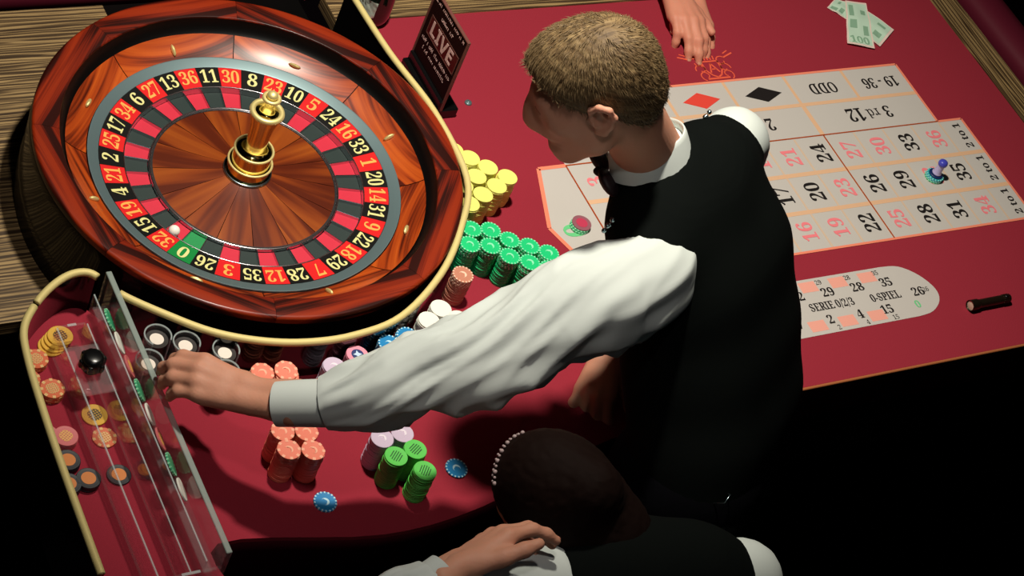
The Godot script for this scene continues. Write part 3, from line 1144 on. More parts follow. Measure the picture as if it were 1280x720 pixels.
func chip(key: String, at: Vector3, label: String, group := "", b := Basis.IDENTITY, called := "casino_chip") -> void:
	var o: Node3D = protos[key].duplicate()
	o.name = numbered(called)
	add_child(o)
	o.transform = Transform3D(b, at)
	tag(o, label, "chip", group)


func stack(key: String, p: Vector2, n: int, colour: String, where: String, wob := 0.0006) -> void:
	if n > 12:
		p += Vector2(-0.0222, 0.0218)
	for i in n:
		var j := Vector2(dice.randf_range(-1, 1), dice.randf_range(-1, 1)) * wob
		var b := Basis(Vector3.UP, dice.randf_range(-0.35, 0.35) if i == n - 1 else dice.randf() * TAU)
		var at := Vector3(p.x + j.x, TOP + 0.0002 + i * CHIP_H, p.y + j.y)
		if i == n - 1:
			chip(key, at, "top %s chip, stack %s" % [colour, where], "", b)
		elif i > n - 6:
			chip(key, at, "%s %s chip down, stack %s" % [["second", "third", "fourth", "fifth"][n - 2 - i], colour, where], "", b)
		else:
			under.append([Transform3D(b, at), (m["chip_" + key] as StandardMaterial3D).albedo_color.srgb_to_linear()])


func chips() -> void:
	dice.seed = 77
	chip_kind("yellow", rgb8(252, 248, 128), rgb8(226, 214, 60), "none", "none")
	chip_kind("green", rgb8(24, 206, 126), rgb8(150, 240, 196), "dots", "moon")
	chip_kind("brown", rgb8(196, 130, 106), rgb8(240, 205, 180), "dots", "moon")
	chip_kind("white", rgb8(240, 240, 228), rgb8(225, 225, 214), "none", "none")
	chip_kind("blue", rgb8(8, 128, 190), rgb8(190, 232, 244), "dots", "moon")
	chip_kind("lilac", rgb8(206, 188, 212), rgb8(236, 226, 238), "none", "moon")
	chip_kind("pink", rgb8(236, 150, 172), rgb8(196, 222, 246), "none", "star", rgb8(34, 52, 110))
	chip_kind("peach", rgb8(238, 128, 104), rgb8(250, 180, 150), "blocks", "moon")
	chip_kind("lime", rgb8(92, 206, 84), rgb8(24, 84, 36), "none", "hatch")
	chip_kind("amber", rgb8(222, 172, 58), rgb8(88, 70, 36), "none", "grid", Color.BLACK, 0.0215)
	chip_kind("orange", rgb8(214, 104, 62), rgb8(226, 184, 120), "blocks", "grid")
	chip_kind("rose", rgb8(212, 110, 112), rgb8(232, 176, 96), "none", "grid")
	chip_kind("black", rgb8(26, 28, 36), rgb8(214, 124, 44), "none", "disc")
	chip_kind("teal", rgb8(12, 150, 168), rgb8(150, 236, 224), "dots", "none")
	chip_kind("mint", rgb8(60, 170, 120), rgb8(160, 235, 190), "dots", "none")
	chip_kind("navy", rgb8(14, 40, 96), rgb8(80, 120, 190), "none", "none", Color.BLACK, 0.016)
	chip_kind("plum", rgb8(150, 92, 104), rgb8(196, 60, 90), "none", "disc")
	var y := "plain yellow"
	stack("yellow", Vector2(-0.850, 0.044), 20, y, "at the tip of the yellow block")
	stack("yellow", Vector2(-0.879, 0.014), 20, y, "behind the tip on the players' edge")
	stack("yellow", Vector2(-0.906, -0.014), 20, y, "third from the tip on the players' edge")
	stack("yellow", Vector2(-0.931, -0.040), 20, y, "fourth from the tip, half behind the wheel rim")
	stack("yellow", Vector2(-0.883, 0.063), 20, y, "beside the tip on the green chips' side")
	stack("yellow", Vector2(-0.914, 0.033), 20, y, "in the middle of the yellow block")
	stack("yellow", Vector2(-0.942, 0.006), 20, y, "mid-block, mostly hidden by the wheel rim")
	stack("yellow", Vector2(-0.922, 0.080), 20, y, "closest to the green stacks, clear of the rim")
	stack("yellow", Vector2(-0.952, 0.052), 20, y, "third row, cut by the brass rail")
	stack("yellow", Vector2(-0.960, 0.098), 20, y, "at the rail nearest the green stacks")
	var g := "bright green moon"
	var gp := [Vector2(-0.985, 0.158), Vector2(-0.948, 0.168), Vector2(-0.920, 0.197), Vector2(-0.887, 0.218), Vector2(-0.855, 0.240)]
	var gq := [Vector2(-1.006, 0.194), Vector2(-0.966, 0.205), Vector2(-0.938, 0.234), Vector2(-0.905, 0.256), Vector2(-0.873, 0.277)]
	var gw := ["by the brass rail", "second from the rail", "third from the rail", "fourth from the rail", "by the white sleeve"]
	for i in 5:
		stack("green", gp[i], 20, g, "in the upper green row, " + gw[i])
		stack("green", gq[i], 20, g, "in the lower green row, " + gw[i])
	stack("brown", Vector2(-1.053, 0.261), 20, "dusty brown", "alone between green and white stacks")
	var wn := "plain white"
	stack("white", Vector2(-1.131, 0.328), 20, wn, "topmost of the white cluster")
	stack("white", Vector2(-1.166, 0.350), 20, wn, "nearest the blue stacks in the white cluster")
	stack("white", Vector2(-1.108, 0.358), 20, wn, "partly under the sleeve in the white cluster")
	stack("white", Vector2(-1.144, 0.377), 20, wn, "mostly hidden by the sleeve in the white cluster")
	var bn := "sky blue spotted"
	stack("blue", Vector2(-1.222, 0.376), 20, bn, "beside the white cluster above the sleeve")
	stack("blue", Vector2(-1.262, 0.386), 20, bn, "second from the white cluster above the sleeve")
	chip("blue", Vector3(-1.495, TOP + 0.0003, 0.656), "single sky blue spotted chip alone near the table edge below peach stacks", "", Basis(Vector3.UP, -0.5))
	chip("blue", Vector3(-1.237, TOP + 0.0003, 0.643), "single sky blue spotted chip beside the lime green stacks", "", Basis(Vector3.UP, 1.0))
	var l := "pale lilac moon"
	stack("lilac", Vector2(-1.382, 0.414), 20, l, "peeping over the sleeve near the pink chip")
	stack("lilac", Vector2(-1.359, 0.574), 20, l, "under the sleeve, nearer the peach stacks")
	stack("lilac", Vector2(-1.319, 0.571), 20, l, "under the sleeve, behind the lime stacks")
	stack("pink", Vector2(-1.330, 0.398), 20, "pink star", "between lilac and blue stacks")
	var pn := "peach moon"
	stack("peach", Vector2(-1.512, 0.402), 20, pn, "above the cuff, nearest the hand", 0.001)
	stack("peach", Vector2(-1.472, 0.416), 20, pn, "above the cuff, nearest the lilac chips", 0.001)
	chip("peach", Vector3(-1.494, TOP + 0.0002 + 20 * CHIP_H + 0.001, 0.431), "peach moon chip laid across the two stacks above the white cuff", "", Basis(Vector3(1, 0, 0.3).normalized(), 0.04))
	stack("peach", Vector2(-1.523, 0.524), 20, pn, "half under the cuff, nearest the hand")
	stack("peach", Vector2(-1.483, 0.533), 20, pn, "half under the cuff, nearer the lilac chips")
	stack("peach", Vector2(-1.527, 0.562), 20, pn, "below the cuff, nearest the acrylic box")
	stack("peach", Vector2(-1.487, 0.572), 20, pn, "below the cuff, nearer the lime stacks")
	var lm := "lime green hatched"
	stack("lime", Vector2(-1.351, 0.614), 20, lm, "nearest the peach stacks")
	stack("lime", Vector2(-1.311, 0.608), 20, lm, "touching the lilac stack")
	stack("lime", Vector2(-1.313, 0.652), 20, lm, "nearest the table edge")
	# on the layout
	for i in 3:
		chip("mint" if i < 2 else "plum", Vector3(-0.728 + i * 0.002, TOP + 0.0014 + i * CHIP_H, 0.160 - i * 0.001), ["spotted green chip at the bottom of the small stack on the zero panel", "spotted green chip in the middle of the small stack on zero panel", "plum chip with a red centre on top of the zero panel stack"][i], "", Basis(Vector3.UP, i * 0.8))
	for i in 4:
		chip("mint" if i == 0 else ("navy" if i == 3 else "teal"), Vector3(0.211 + i * 0.0008, TOP + 0.0014 + i * CHIP_H, 0.158), ["spotted green chip under the win marker on number 32", "teal spotted chip, second from bottom under the win marker", "teal spotted chip, third from bottom under the win marker", "small navy chip directly beneath the lilac win marker"][i], "", Basis(Vector3.UP, i * 0.5))
	# high values in the bay behind the acrylic box
	for i in 4:
		chip("amber", Vector3(-1.838 + i * 0.006, TOP + 0.0003 + i * CHIP_H * 1.0, 0.257 - i * 0.0035), ["amber gridded chip at the bottom of the leaning amber pile", "amber gridded chip second from bottom in leaning amber pile", "amber gridded chip third from bottom in leaning amber pile", "amber gridded chip on top of the leaning amber pile"][i], "", Basis(Vector3(0.2, 0, 1).normalized(), 0.0))
	stack("orange", Vector2(-1.874, 0.285), 4, "orange gridded", "beside the amber pile in the chip bay")
	stack("orange", Vector2(-1.899, 0.322), 4, "orange gridded", "against the guard wall in the chip bay")
	stack("orange", Vector2(-1.868, 0.352), 5, "orange gridded", "nearest the black knob in the chip bay")
	stack("rose", Vector2(-1.905, 0.436), 4, "rose gridded", "against the guard wall in the chip bay")
	stack("rose", Vector2(-1.875, 0.446), 4, "rose gridded", "on the box side in the chip bay", 0.0003)
	for q in [[Vector2(-1.886, 0.492), "nearest the rose chips"], [Vector2(-1.899, 0.536), "against the guard wall"], [Vector2(-1.866, 0.532), "nearest the acrylic box"]]:
		stack("black", q[0], 4, "black orange-centred", q[1])


func low_chips() -> void:
	var mm := MultiMesh.new()
	mm.transform_format = MultiMesh.TRANSFORM_3D
	mm.use_colors = true
	mm.mesh = (protos.white.get_child(0) as MeshInstance3D).mesh
	mm.instance_count = under.size()
	for i in under.size():
		mm.set_instance_transform(i, under[i][0])
		mm.set_instance_color(i, under[i][1])
	var low := MultiMeshInstance3D.new()
	low.name = "lower_chips"
	low.multimesh = mm
	var tint := mat("chip_tinted", Color.WHITE, 0.45)
	tint.vertex_color_use_as_albedo = true
	low.material_override = tint
	add_child(low)
	tag(low, "lower parts of the tall chip stacks, edges too fine to tell apart", "chips")
	low.set_meta("kind", "stuff")


# ---------------------------------------------------------------- acrylic
func pane(t: Node, called: String, c: Vector3, s: Vector3, b := Basis.IDENTITY, edge := true) -> void:
	var f := Buf.new()
	f.box(c, s, 0.0006, b)
	obj(called, f, m.acrylic, t)
	if edge:
		var e := Buf.new()
		e.box(c + b * Vector3(0, s.y / 2 + 0.0006, 0), Vector3(minf(s.x, s.x * 0.3 + 0.0012), 0.0014, minf(s.z, s.z * 0.3 + 0.5)), 0.0003, b)
		obj("polished_edge", e, m.acrylic_edge, t)


func acrylic() -> void:
	var t := thing("acrylic_box", "long clear acrylic box with black knob standing in the chip bay", "box", Vector3(-1.785, TOP + 0.0004, 0.485))
	pane(t, "side_pane", Vector3(-0.055, 0.03, 0.03), Vector3(0.005, 0.06, 0.5))
	pane(t, "side_pane", Vector3(-0.003, 0.03, 0.03), Vector3(0.004, 0.06, 0.5))
	pane(t, "side_pane", Vector3(0.018, 0.042, 0.01), Vector3(0.004, 0.084, 0.54))
	pane(t, "side_pane", Vector3(0.05, 0.05, -0.003), Vector3(0.010, 0.10, 0.574), Basis.IDENTITY, false)
	pane(t, "slot_shelf", Vector3(0.033, 0.049, 0.01), Vector3(0.024, 0.003, 0.54), Basis.IDENTITY, false)
	pane(t, "end_pane", Vector3(-0.003, 0.03, 0.281), Vector3(0.10, 0.06, 0.005))
	pane(t, "end_pane", Vector3(-0.029, 0.03, -0.222), Vector3(0.047, 0.06, 0.005))
	var lip := Buf.new()
	lip.box(Vector3(0.05, 0.1015, -0.003), Vector3(0.010, 0.003, 0.574), 0.001)
	obj("frosted_lip", lip, m.frosted, t)
	var k := Buf.new()
	k.lathe([Vector2(0, 0.034), Vector2(0.012, 0.034), Vector2(0.018, 0.031), Vector2(0.0205, 0.024), Vector2(0.0205, 0.012), Vector2(0.018, 0.006), Vector2.INF, Vector2(0.018, 0.006), Vector2(0.011, 0.003), Vector2(0.011, -0.004)], 12, Vector3(-0.03, 0.0655, -0.125))
	for i in 6:
		k.box(Vector3(-0.03, 0.0835, -0.125) + Vector3(cos(i * TAU / 6), 0, sin(i * TAU / 6)) * 0.0195, Vector3(0.007, 0.016, 0.009), 0.002, Basis(Vector3.UP, -i * TAU / 6))
	obj("knob", k, m.black_plastic, t)
	var lid := Buf.new()
	lid.box(Vector3(-0.029, 0.0625, -0.125), Vector3(0.056, 0.004, 0.1), 0.001)
	obj("lid", lid, m.acrylic, t)
	# chips leaning in the slot between the two walls nearest the dealer
	var normal := Vector3(0.83, 0.5, 0.1).normalized()
	var keys := ["mint", "white", "rose", "mint", "white", "rose", "mint", "white"]
	var names := ["spotted green", "white", "rose gridded", "spotted green", "white", "rose gridded", "spotted green", "white"]
	var side := Vector3(0, 0, 1)
	side = (side - normal * side.dot(normal)).normalized()
	var ord := ["first", "second", "third", "fourth", "fifth", "sixth", "seventh", "eighth"]
	for i in 8:
		var z := 0.272 + i * 0.05
		chip(keys[i], Vector3(-1.753, TOP + 0.0715, z) - normal * 0.0017, "%s chip leaning in the acrylic slot, %s from the wheel end" % [names[i], ord[i]], "", Basis(normal.cross(side), normal, side).orthonormalized())
	chip("black", Vector3(-1.812, TOP + 0.0003, 0.53), "black orange-centred chip lying alone inside the acrylic box", "")
	chip("amber", Vector3(-1.812, TOP + 0.0003, 0.408), "amber gridded chip lying flat inside the acrylic box near the knob", "")
	chip("orange", Vector3(-1.811, TOP + 0.0003, 0.455), "orange gridded chip lying flat inside the acrylic box", "")
	chip_kind("label", rgb8(30, 22, 20), rgb8(236, 226, 214), "none", "disc")
	chip_kind("label_gold", rgb8(40, 34, 18), rgb8(222, 204, 110), "none", "disc")
	var spots := [[Vector2(-1.668, 0.304), "nearest the acrylic box", "label"], [Vector2(-1.625, 0.327), "second from acrylic box by rail", "label"], [Vector2(-1.564, 0.354), "farthest from acrylic box by rail", "label"], [Vector2(-1.700, 0.352), "against acrylic box beside hand", "label"], [Vector2(-1.580, 0.397), "half behind the hand", "label_gold"]]
	for q in spots:
		var p: Vector2 = q[0] + Vector2(-0.0195, 0.0192)
		var h := thing("chip_tube", "clear acrylic chip tube " + q[1], "chip holder", Vector3(p.x, TOP + 0.0003, p.y))
		var w := Buf.new()
		for r in [0.0216, 0.0236]:
			w.lathe([Vector2(r, 0.003), Vector2(r, 0.078)], 28, Vector3.ZERO, 2.3, 2.3 + 4.6)
		w.lathe([Vector2(0.0, 0.003), Vector2(0.0236, 0.003)], 28)
		obj("tube_wall", w, m.acrylic, h)
		var e := Buf.new()
		e.lathe([Vector2(0.0214, 0.078), Vector2(0.0238, 0.078), Vector2(0.0238, 0.080), Vector2(0.0214, 0.080)], 28, Vector3.ZERO, 2.3, 2.3 + 4.6)
		for a in [2.3, 6.9]:
			e.box(Vector3(cos(a) * 0.0226, 0.041, sin(a) * 0.0226), Vector3(0.003, 0.076, 0.0016), 0.0004, Basis(Vector3.UP, -a))
		obj("polished_edge", e, m.acrylic_edge, h)
		for i in 19:
			var at := Vector3(p.x, TOP + 0.0042 + i * CHIP_H, p.y)
			if i == 18:
				chip(q[2], at, "dark chip with pale round label in the tube " + q[1])
			else:
				under.append([Transform3D(Basis.IDENTITY, at), Color(0.012, 0.008, 0.007)])


# ---------------------------------------------------------------- small things on the table
func props() -> void:
	# upright sign
	var s := thing("table_sign", "dark upright acrylic table sign with a boxed red LIVE notice", "sign", Vector3(-0.899, TOP + 0.0003, -0.2375))
	var card := Buf.new()
	card.box(Vector3(0.0, 0.125, 0.0), Vector3(0.0022, 0.158, 0.146), 0.0004)
	obj("card", card, m.sign_dark, s)
	var fr := Buf.new()
	fr.box(Vector3(0, 0.206, 0), Vector3(0.007, 0.004, 0.155), 0.001)
	fr.box(Vector3(0, 0.105, 0.0755), Vector3(0.007, 0.2, 0.004), 0.001)
	fr.box(Vector3(0, 0.105, -0.0755), Vector3(0.007, 0.2, 0.004), 0.001)
	obj("frame", fr, m.sign_frame, s)
	var foot := Buf.new()
	foot.box(Vector3(0.012, 0.012, 0.0), Vector3(0.06, 0.024, 0.156), 0.003)
	foot.box(Vector3(-0.002, 0.034, 0.0), Vector3(0.012, 0.022, 0.152), 0.002)
	obj("foot", foot, m.black_plastic, s)
	var rd := Buf.new()
	rd.box(Vector3(-0.0014, 0.134, 0.004), Vector3(0.0006, 0.044, 0.122), 0.0)
	obj("notice_field", rd, m.sign_red, s)
	var bx := Buf.new()
	for q in [[0.156, 0.0], [0.112, 0.0]]:
		bx.box(Vector3(-0.0018, q[0], 0.004), Vector3(0.0006, 0.0026, 0.125), 0.0)
	for z in [-0.058, 0.066]:
		bx.box(Vector3(-0.0018, 0.134, z), Vector3(0.0006, 0.046, 0.0026), 0.0)
	obj("notice_border", bx, m.sign_frame, s)
	words("notice_words", "LIVE", 0.034, m.sign_text, s, flat(Vector3(0, 0, 1), Vector3(0, 1, 0), Vector3(-0.0019, 0.134, 0.0)), true, false, 0.0005, 1.05)
	var ln := Buf.new()
	var rng := RandomNumberGenerator.new()
	rng.seed = 12
	for row in [[0.193, -0.066, 0.066], [0.173, -0.026, 0.026], [0.094, -0.064, 0.064], [0.076, -0.05, 0.05]]:
		var z: float = row[1]
		while z < row[2]:
			var up := rng.randf_range(0.004, 0.009)
			ln.box(Vector3(-0.0018, row[0] + (up - 0.005) / 2, z), Vector3(0.0004, up, 0.0018), 0.0)
			if rng.randf() < 0.55:
				ln.box(Vector3(-0.0018, row[0] + rng.randf_range(-0.002, 0.004), z + 0.002), Vector3(0.0004, 0.0016, 0.004), 0.0)
			z += 0.0048 if rng.randf() > 0.2 else 0.0095
	obj("fine_print", ln, m.sign_text, s)
	# dark tumbler on the back trim
	var j := thing("dark_tumbler", "dark glossy tumbler with crumpled silver foil behind the wheel guard", "glass", Vector3(-0.923, TOP + 0.0036, -0.452))
	var tb := Buf.new()
	tb.lathe([Vector2(0, 0), Vector2(0.024, 0.0), Vector2(0.031, 0.006), Vector2(0.034, 0.02), Vector2(0.035, 0.05), Vector2(0.034, 0.085), Vector2(0.0325, 0.088), Vector2(0.031, 0.085), Vector2(0.031, 0.02), Vector2(0, 0.012)], 40)
	obj("tumbler_body", tb, m.bottle_glass, j)
	var foil := Buf.new()
	var nz := noise(4, 60.0, 3)
	var rows: Array = []
	for y in 9:
		var row := PackedVector3Array()
		for i in 16:
			var a := lerpf(2.1, 3.9, i / 15.0)
			var p := Vector3(cos(a), 0, sin(a)) * (0.0362 + absf(nz.get_noise_2d(a * 0.04, y * 0.01)) * 0.006) + Vector3(0, 0.03 + y * 0.005, 0)
			row.append(p)
		rows.append(row)
	foil.grid(rows)
	obj("foil_wrap", foil, m.foil, j)
	# stud
	var st := Buf.new()
	st.lathe([Vector2(0.0, 0.005), Vector2(0.0024, 0.005), Vector2(0.0036, 0.0036), Vector2.INF, Vector2(0.0036, 0.0036), Vector2(0.0066, 0.0038), Vector2(0.0078, 0.0012), Vector2(0.0078, 0.0)], 24)
	tag(obj("metal_stud", st, m.ring_steel, self, Transform3D(Basis.IDENTITY, Vector3(-0.8117, TOP + 0.0002, -0.1946))), "small round steel stud on the felt beside the table sign", "stud")
	# banknotes
	note("pale green banknote lowest of three, poking out towards the player's hand", [Vector2(0.258, -0.382), Vector2(0.305, -0.412), Vector2(0.352, -0.372), Vector2(0.295, -0.335)], 0.0010, 3)
	note("pale green banknote on the side away from the hand, under the middle note", [Vector2(0.352, -0.385), Vector2(0.405, -0.292), Vector2(0.328, -0.243), Vector2(0.285, -0.33)], 0.0030, 4)
	note("creased pale green banknote marked 100 on top of the others", [Vector2(0.322, -0.397), Vector2(0.378, -0.383), Vector2(0.306, -0.236), Vector2(0.238, -0.26)], 0.0052, 5, true)
	# small torch
	var tr := thing("pocket_torch", "small dark metal pocket torch lying at the table's front edge", "torch", Vector3(0.114, TOP + 0.0122, 0.511))
	var q := Transform3D(Basis(Vector3(0, 1, 0), Vector3(-1, 0, 0.01).normalized(), Vector3(0, 0, 1)), Vector3.ZERO)
	var bd := Buf.new()
	bd.lathe([Vector2(0, -0.058), Vector2(0.007, -0.058), Vector2(0.009, -0.056), Vector2.INF, Vector2(0.0092, -0.055), Vector2(0.0092, -0.036), Vector2.INF, Vector2(0.0088, -0.035), Vector2(0.0095, -0.03), Vector2(0.0095, 0.03), Vector2.INF, Vector2(0.0095, 0.031), Vector2(0.0118, 0.037), Vector2(0.012, 0.056), Vector2.INF, Vector2(0.012, 0.056), Vector2(0.0105, 0.056), Vector2(0.0098, 0.052)], 32)
	for i in 12:
		bd.box(Vector3(cos(i * TAU / 12) * 0.0095, -0.045, sin(i * TAU / 12) * 0.0095), Vector3(0.0014, 0.018, 0.0016), 0.0003, Basis(Vector3.UP, -i * TAU / 12))
	obj("torch_body", bd, m.gunmetal, tr, q)
	var le := Buf.new()
	le.lathe([Vector2(0, 0.0545), Vector2(0.004, 0.0545), Vector2(0.0102, 0.0535)], 24)
	obj("torch_lens", le, m.lens, tr, q)
	var cl := Buf.new()
	cl.ball(Vector3(0.045, 0.0085, 0.0), Vector3(0.006, 0.0035, 0.005), Basis.IDENTITY, 12, 8)
	obj("torch_switch", cl, m.black_plastic, tr)
	# win marker
	var w := thing("win_marker", "lilac and blue win marker standing on chips over number 32", "marker", Vector3(0.2134, TOP + 0.0014 + 4 * CHIP_H + 0.0003, 0.158))
	var wb := Buf.new()
	wb.lathe([Vector2(0, 0), Vector2(0.0105, 0.0), Vector2(0.0112, 0.002), Vector2(0.0108, 0.004), Vector2(0.0088, 0.006), Vector2(0.0082, 0.018), Vector2(0.0084, 0.026)], 28)
	obj("marker_body", wb, m.marker_lilac, w)
	var wt := Buf.new()
	wt.lathe([Vector2(0.0084, 0.026), Vector2(0.0104, 0.0275), Vector2(0.0106, 0.032), Vector2(0.0095, 0.036), Vector2(0.006, 0.0385), Vector2(0, 0.039)], 28)
	obj("marker_cap", wt, m.marker_blue, w)


func note(label: String, c: Array, y: float, seed: int, marked := false) -> void:
	var t := thing("banknote", label, "banknote", Vector3.ZERO, "banknotes on the felt")
	var nz := noise(seed, 9.0, 2)
	var at := func(u: float, v: float) -> Vector3:
		var p: Vector2 = (c[0] as Vector2).lerp(c[1], u).lerp((c[3] as Vector2).lerp(c[2], u), v)
		var fold := absf(v - 0.42) * 0.012 + absf(u - 0.5) * 0.004
		return Vector3(p.x, TOP + y + 0.004 - minf(fold, 0.004) + absf(nz.get_noise_2d(p.x, p.y)) * 0.003, p.y)
	var sheet_of := func(u0: float, u1: float, v0: float, v1: float, lift: float) -> Buf:
		var b := Buf.new()
		for side in [0.0, 0.0003]:
			var rows: Array = []
			for i in 13:
				var row := PackedVector3Array()
				for j in 13:
					row.append(at.call(lerpf(u0, u1, j / 12.0), lerpf(v0, v1, i / 12.0)) + Vector3(0, lift + side, 0))
				rows.append(row)
			b.grid(rows, false, [], side == 0.0)
		return b
	obj("paper", sheet_of.call(0.0, 1.0, 0.0, 1.0, 0.0), m.paper_pink, t)
	obj("printed_face", sheet_of.call(0.06, 0.94, 0.04, 0.96, 0.0005), m.paper_mint, t)
	for q in [[0.12, 0.32, 0.1, 0.36], [0.14, 0.42, 0.44, 0.62], [0.62, 0.84, 0.2, 0.3], [0.66, 0.86, 0.55, 0.75]]:
		obj("print", sheet_of.call(q[0], q[1], q[2], q[3], 0.0009), m.print_green, t)
	if marked:
		var d: Vector2 = ((c[2] as Vector2) - c[3]).normalized()
		var p: Vector3 = at.call(0.48, 0.88)
		words("print", "100", 0.022, m.print_green, t, flat(Vector3(d.x, 0, d.y), Vector3(d.y, 0, -d.x), p + Vector3(0, 0.0012, 0)), true, true, 0.0006)


# ---------------------------------------------------------------- people
class Frame:
	var o: Vector3
	var b: Basis

	func _init(at: Vector3, side: Vector3, up: Vector3) -> void:
		o = at
		var f := side.cross(up).normalized()
		b = Basis(side.normalized(), f.cross(side).normalized(), f)

	func p(x: float, y: float, z: float) -> Vector3:
		return o + b * Vector3(x, y, z)


# x to the person's left, y to the crown, z to the face
func head(into: Buf, h: Frame, neck: Vector3, cell := 0.0042) -> void:
	var lo := h.o - Vector3.ONE * 0.175
	var f := Flesh.new(lo.min(neck - Vector3.ONE * 0.07), (h.o + Vector3.ONE * 0.165).max(neck + Vector3.ONE * 0.07), cell, 95.0)
	f.egg(h.p(0, 0.03, -0.016), Vector3(0.073, 0.083, 0.09), h.b)
	f.egg(h.p(0, -0.035, 0.03), Vector3(0.056, 0.07, 0.052), h.b)
	f.chain([h.p(0.05, -0.03, 0.0), h.p(0.048, -0.062, 0.012), h.p(0.014, -0.098, 0.064), h.p(-0.014, -0.098, 0.064), h.p(-0.048, -0.062, 0.012), h.p(-0.05, -0.03, 0.0)], [0.016, 0.016, 0.015, 0.015, 0.016, 0.016])
	f.cap(h.p(0.032, 0.02, 0.068), h.p(-0.032, 0.02, 0.068), 0.014, 0.014)
	for s in [-1.0, 1.0]:
		f.cap(h.p(s * 0.042, -0.018, 0.055), h.p(s * 0.03, -0.03, 0.062), 0.018, 0.014)
		f.egg(h.p(s * 0.031, 0.003, 0.086), Vector3(0.016, 0.010, 0.012), h.b, -1.0)
		f.egg(h.p(s * 0.031, 0.003, 0.072), Vector3.ONE * 0.0125, h.b)
		f.cap(h.p(s * 0.012, -0.036, 0.09), h.p(s * 0.01, -0.034, 0.096), 0.006, 0.006)
	f.chain([h.p(0, 0.012, 0.08), h.p(0, -0.012, 0.096), h.p(0, -0.031, 0.105)], [0.008, 0.008, 0.010])
	f.cap(h.p(0.019, -0.062, 0.076), h.p(-0.019, -0.062, 0.076), 0.007, 0.007)
	f.cap(h.p(0.016, -0.071, 0.077), h.p(-0.016, -0.071, 0.077), 0.0075, 0.0075)
	f.egg(h.p(0, -0.0665, 0.087), Vector3(0.02, 0.0018, 0.005), h.b, -1.0)
	f.cap(h.p(0, -0.035, -0.035), neck, 0.053, 0.057)
	f.mesh(into)
	for s in [-1.0, 1.0]:
		var e := Flesh.new(h.p(s * 0.076, 0, -0.012) - Vector3.ONE * 0.052, h.p(s * 0.076, 0, -0.012) + Vector3.ONE * 0.052, 0.0022, 420.0)
		e.egg(h.p(s * 0.073, -0.002, -0.008), Vector3(0.006, 0.028, 0.016), h.b)
		e.chain([h.p(s * 0.074, 0.004, 0.006), h.p(s * 0.081, 0.024, 0.002), h.p(s * 0.087, 0.031, -0.012), h.p(s * 0.09, 0.024, -0.026), h.p(s * 0.088, 0.006, -0.03), h.p(s * 0.081, -0.014, -0.022), h.p(s * 0.077, -0.026, -0.008), h.p(s * 0.073, -0.026, 0.003)], [0.0032, 0.0042, 0.0044, 0.0044, 0.0042, 0.004, 0.0054, 0.0048])
		e.chain([h.p(s * 0.079, 0.018, -0.014), h.p(s * 0.081, 0.004, -0.02), h.p(s * 0.078, -0.01, -0.012)], [0.003, 0.0034, 0.003])
		e.cap(h.p(s * 0.076, 0.002, 0.004), h.p(s * 0.077, -0.006, 0.003), 0.0042, 0.0042)
		e.egg(h.p(s * 0.083, -0.002, -0.008), Vector3(0.006, 0.008, 0.006), h.b, -1.0)
		e.mesh(into)


# w wrist joint, d towards the fingers, n out of the back of the hand, left or right; each finger [mcp, pip, dip] bends in degrees
func hand(into: Buf, w: Vector3, d: Vector3, n: Vector3, left: bool, bends: Array, arm: Vector3, thumb := [0.6, 0.7, -0.35], spread := 1.0) -> Array:
	d = d.normalized()
	n = (n - d * n.dot(d)).normalized()
	var t := d.cross(n) * (1.0 if left else -1.0)
	var pts: Array = []
	var f := Flesh.new(w - Vector3.ONE * 0.2 , w + Vector3.ONE * 0.2, 0.0034, 330.0)
	var tips: Array = []
	var ka := [0.027, 0.008, -0.012, -0.030]
	var kd := [0.088, 0.092, 0.087, 0.078]
	var kn := [0.0, 0.003, 0.001, -0.004]
	var seg := [[0.043, 0.026, 0.021], [0.048, 0.030, 0.022], [0.044, 0.028, 0.022], [0.034, 0.021, 0.019]]
	for i in 4:
		var k: Vector3 = w + d * kd[i] + t * ka[i] + n * kn[i]
		var root: Vector3 = w + t * ka[i] * 0.55 + d * 0.01
		f.cap(root - n * 0.002, k - n * 0.003, 0.0155, 0.0118)
		f.cap(root - n * 0.008, k - n * 0.009 - d * 0.012, 0.014, 0.0105)
		var a := 0.0
		var p := k
		var chain: Array = [k - n * 0.001]
		for j in 3:
			a += deg_to_rad(bends[i][j])
			var dir: Vector3 = (d * cos(a) - n * sin(a) + t * ka[i] * 3.2 * spread * cos(a)).normalized()
			p += dir * seg[i][j]
			chain.append(p)
			if j == 2:
				tips.append([p, dir, (n * cos(a) + d * sin(a)).normalized()])
		var s := 0.9 if i == 3 else 1.0
		f.chain(chain, [0.0108 * s, 0.0094 * s, 0.0086 * s, 0.0072 * s])
	for i in 3:
		f.cap(w + d * 0.05 + t * (ka[i] + ka[i + 1]) / 2 * 0.8 - n * 0.004, w + d * 0.078 + t * (ka[i] + ka[i + 1]) / 2 - n * 0.006, 0.013, 0.009)
	var b0 := w + d * 0.018 + t * 0.02 - n * 0.008
	var d1: Vector3 = (t * thumb[0] + d * thumb[1] + n * thumb[2]).normalized()
	var mc := b0 + d1 * 0.044
	var d2 := (d1 + d * 0.45).normalized()
	var ip := mc + d2 * 0.033
	var tp := ip + (d2 + d * 0.2).normalized() * 0.024
	f.chain([b0, mc, ip, tp], [0.0165, 0.0128, 0.0108, 0.0086])
	f.cap(b0, w + d * 0.075 + t * 0.018 - n * 0.008, 0.014, 0.008)
	for s in [-1.0, 1.0]:
		f.chain([arm + t * s * 0.014, w + t * s * 0.011 - d * 0.008, w + t * s * 0.013 + d * 0.014], [0.026, 0.0195, 0.017])
	f.mesh(into)
	tips.append([tp, (d2 + d * 0.2).normalized(), (t * 0.4 + n * 0.8).normalized()])
	return tips


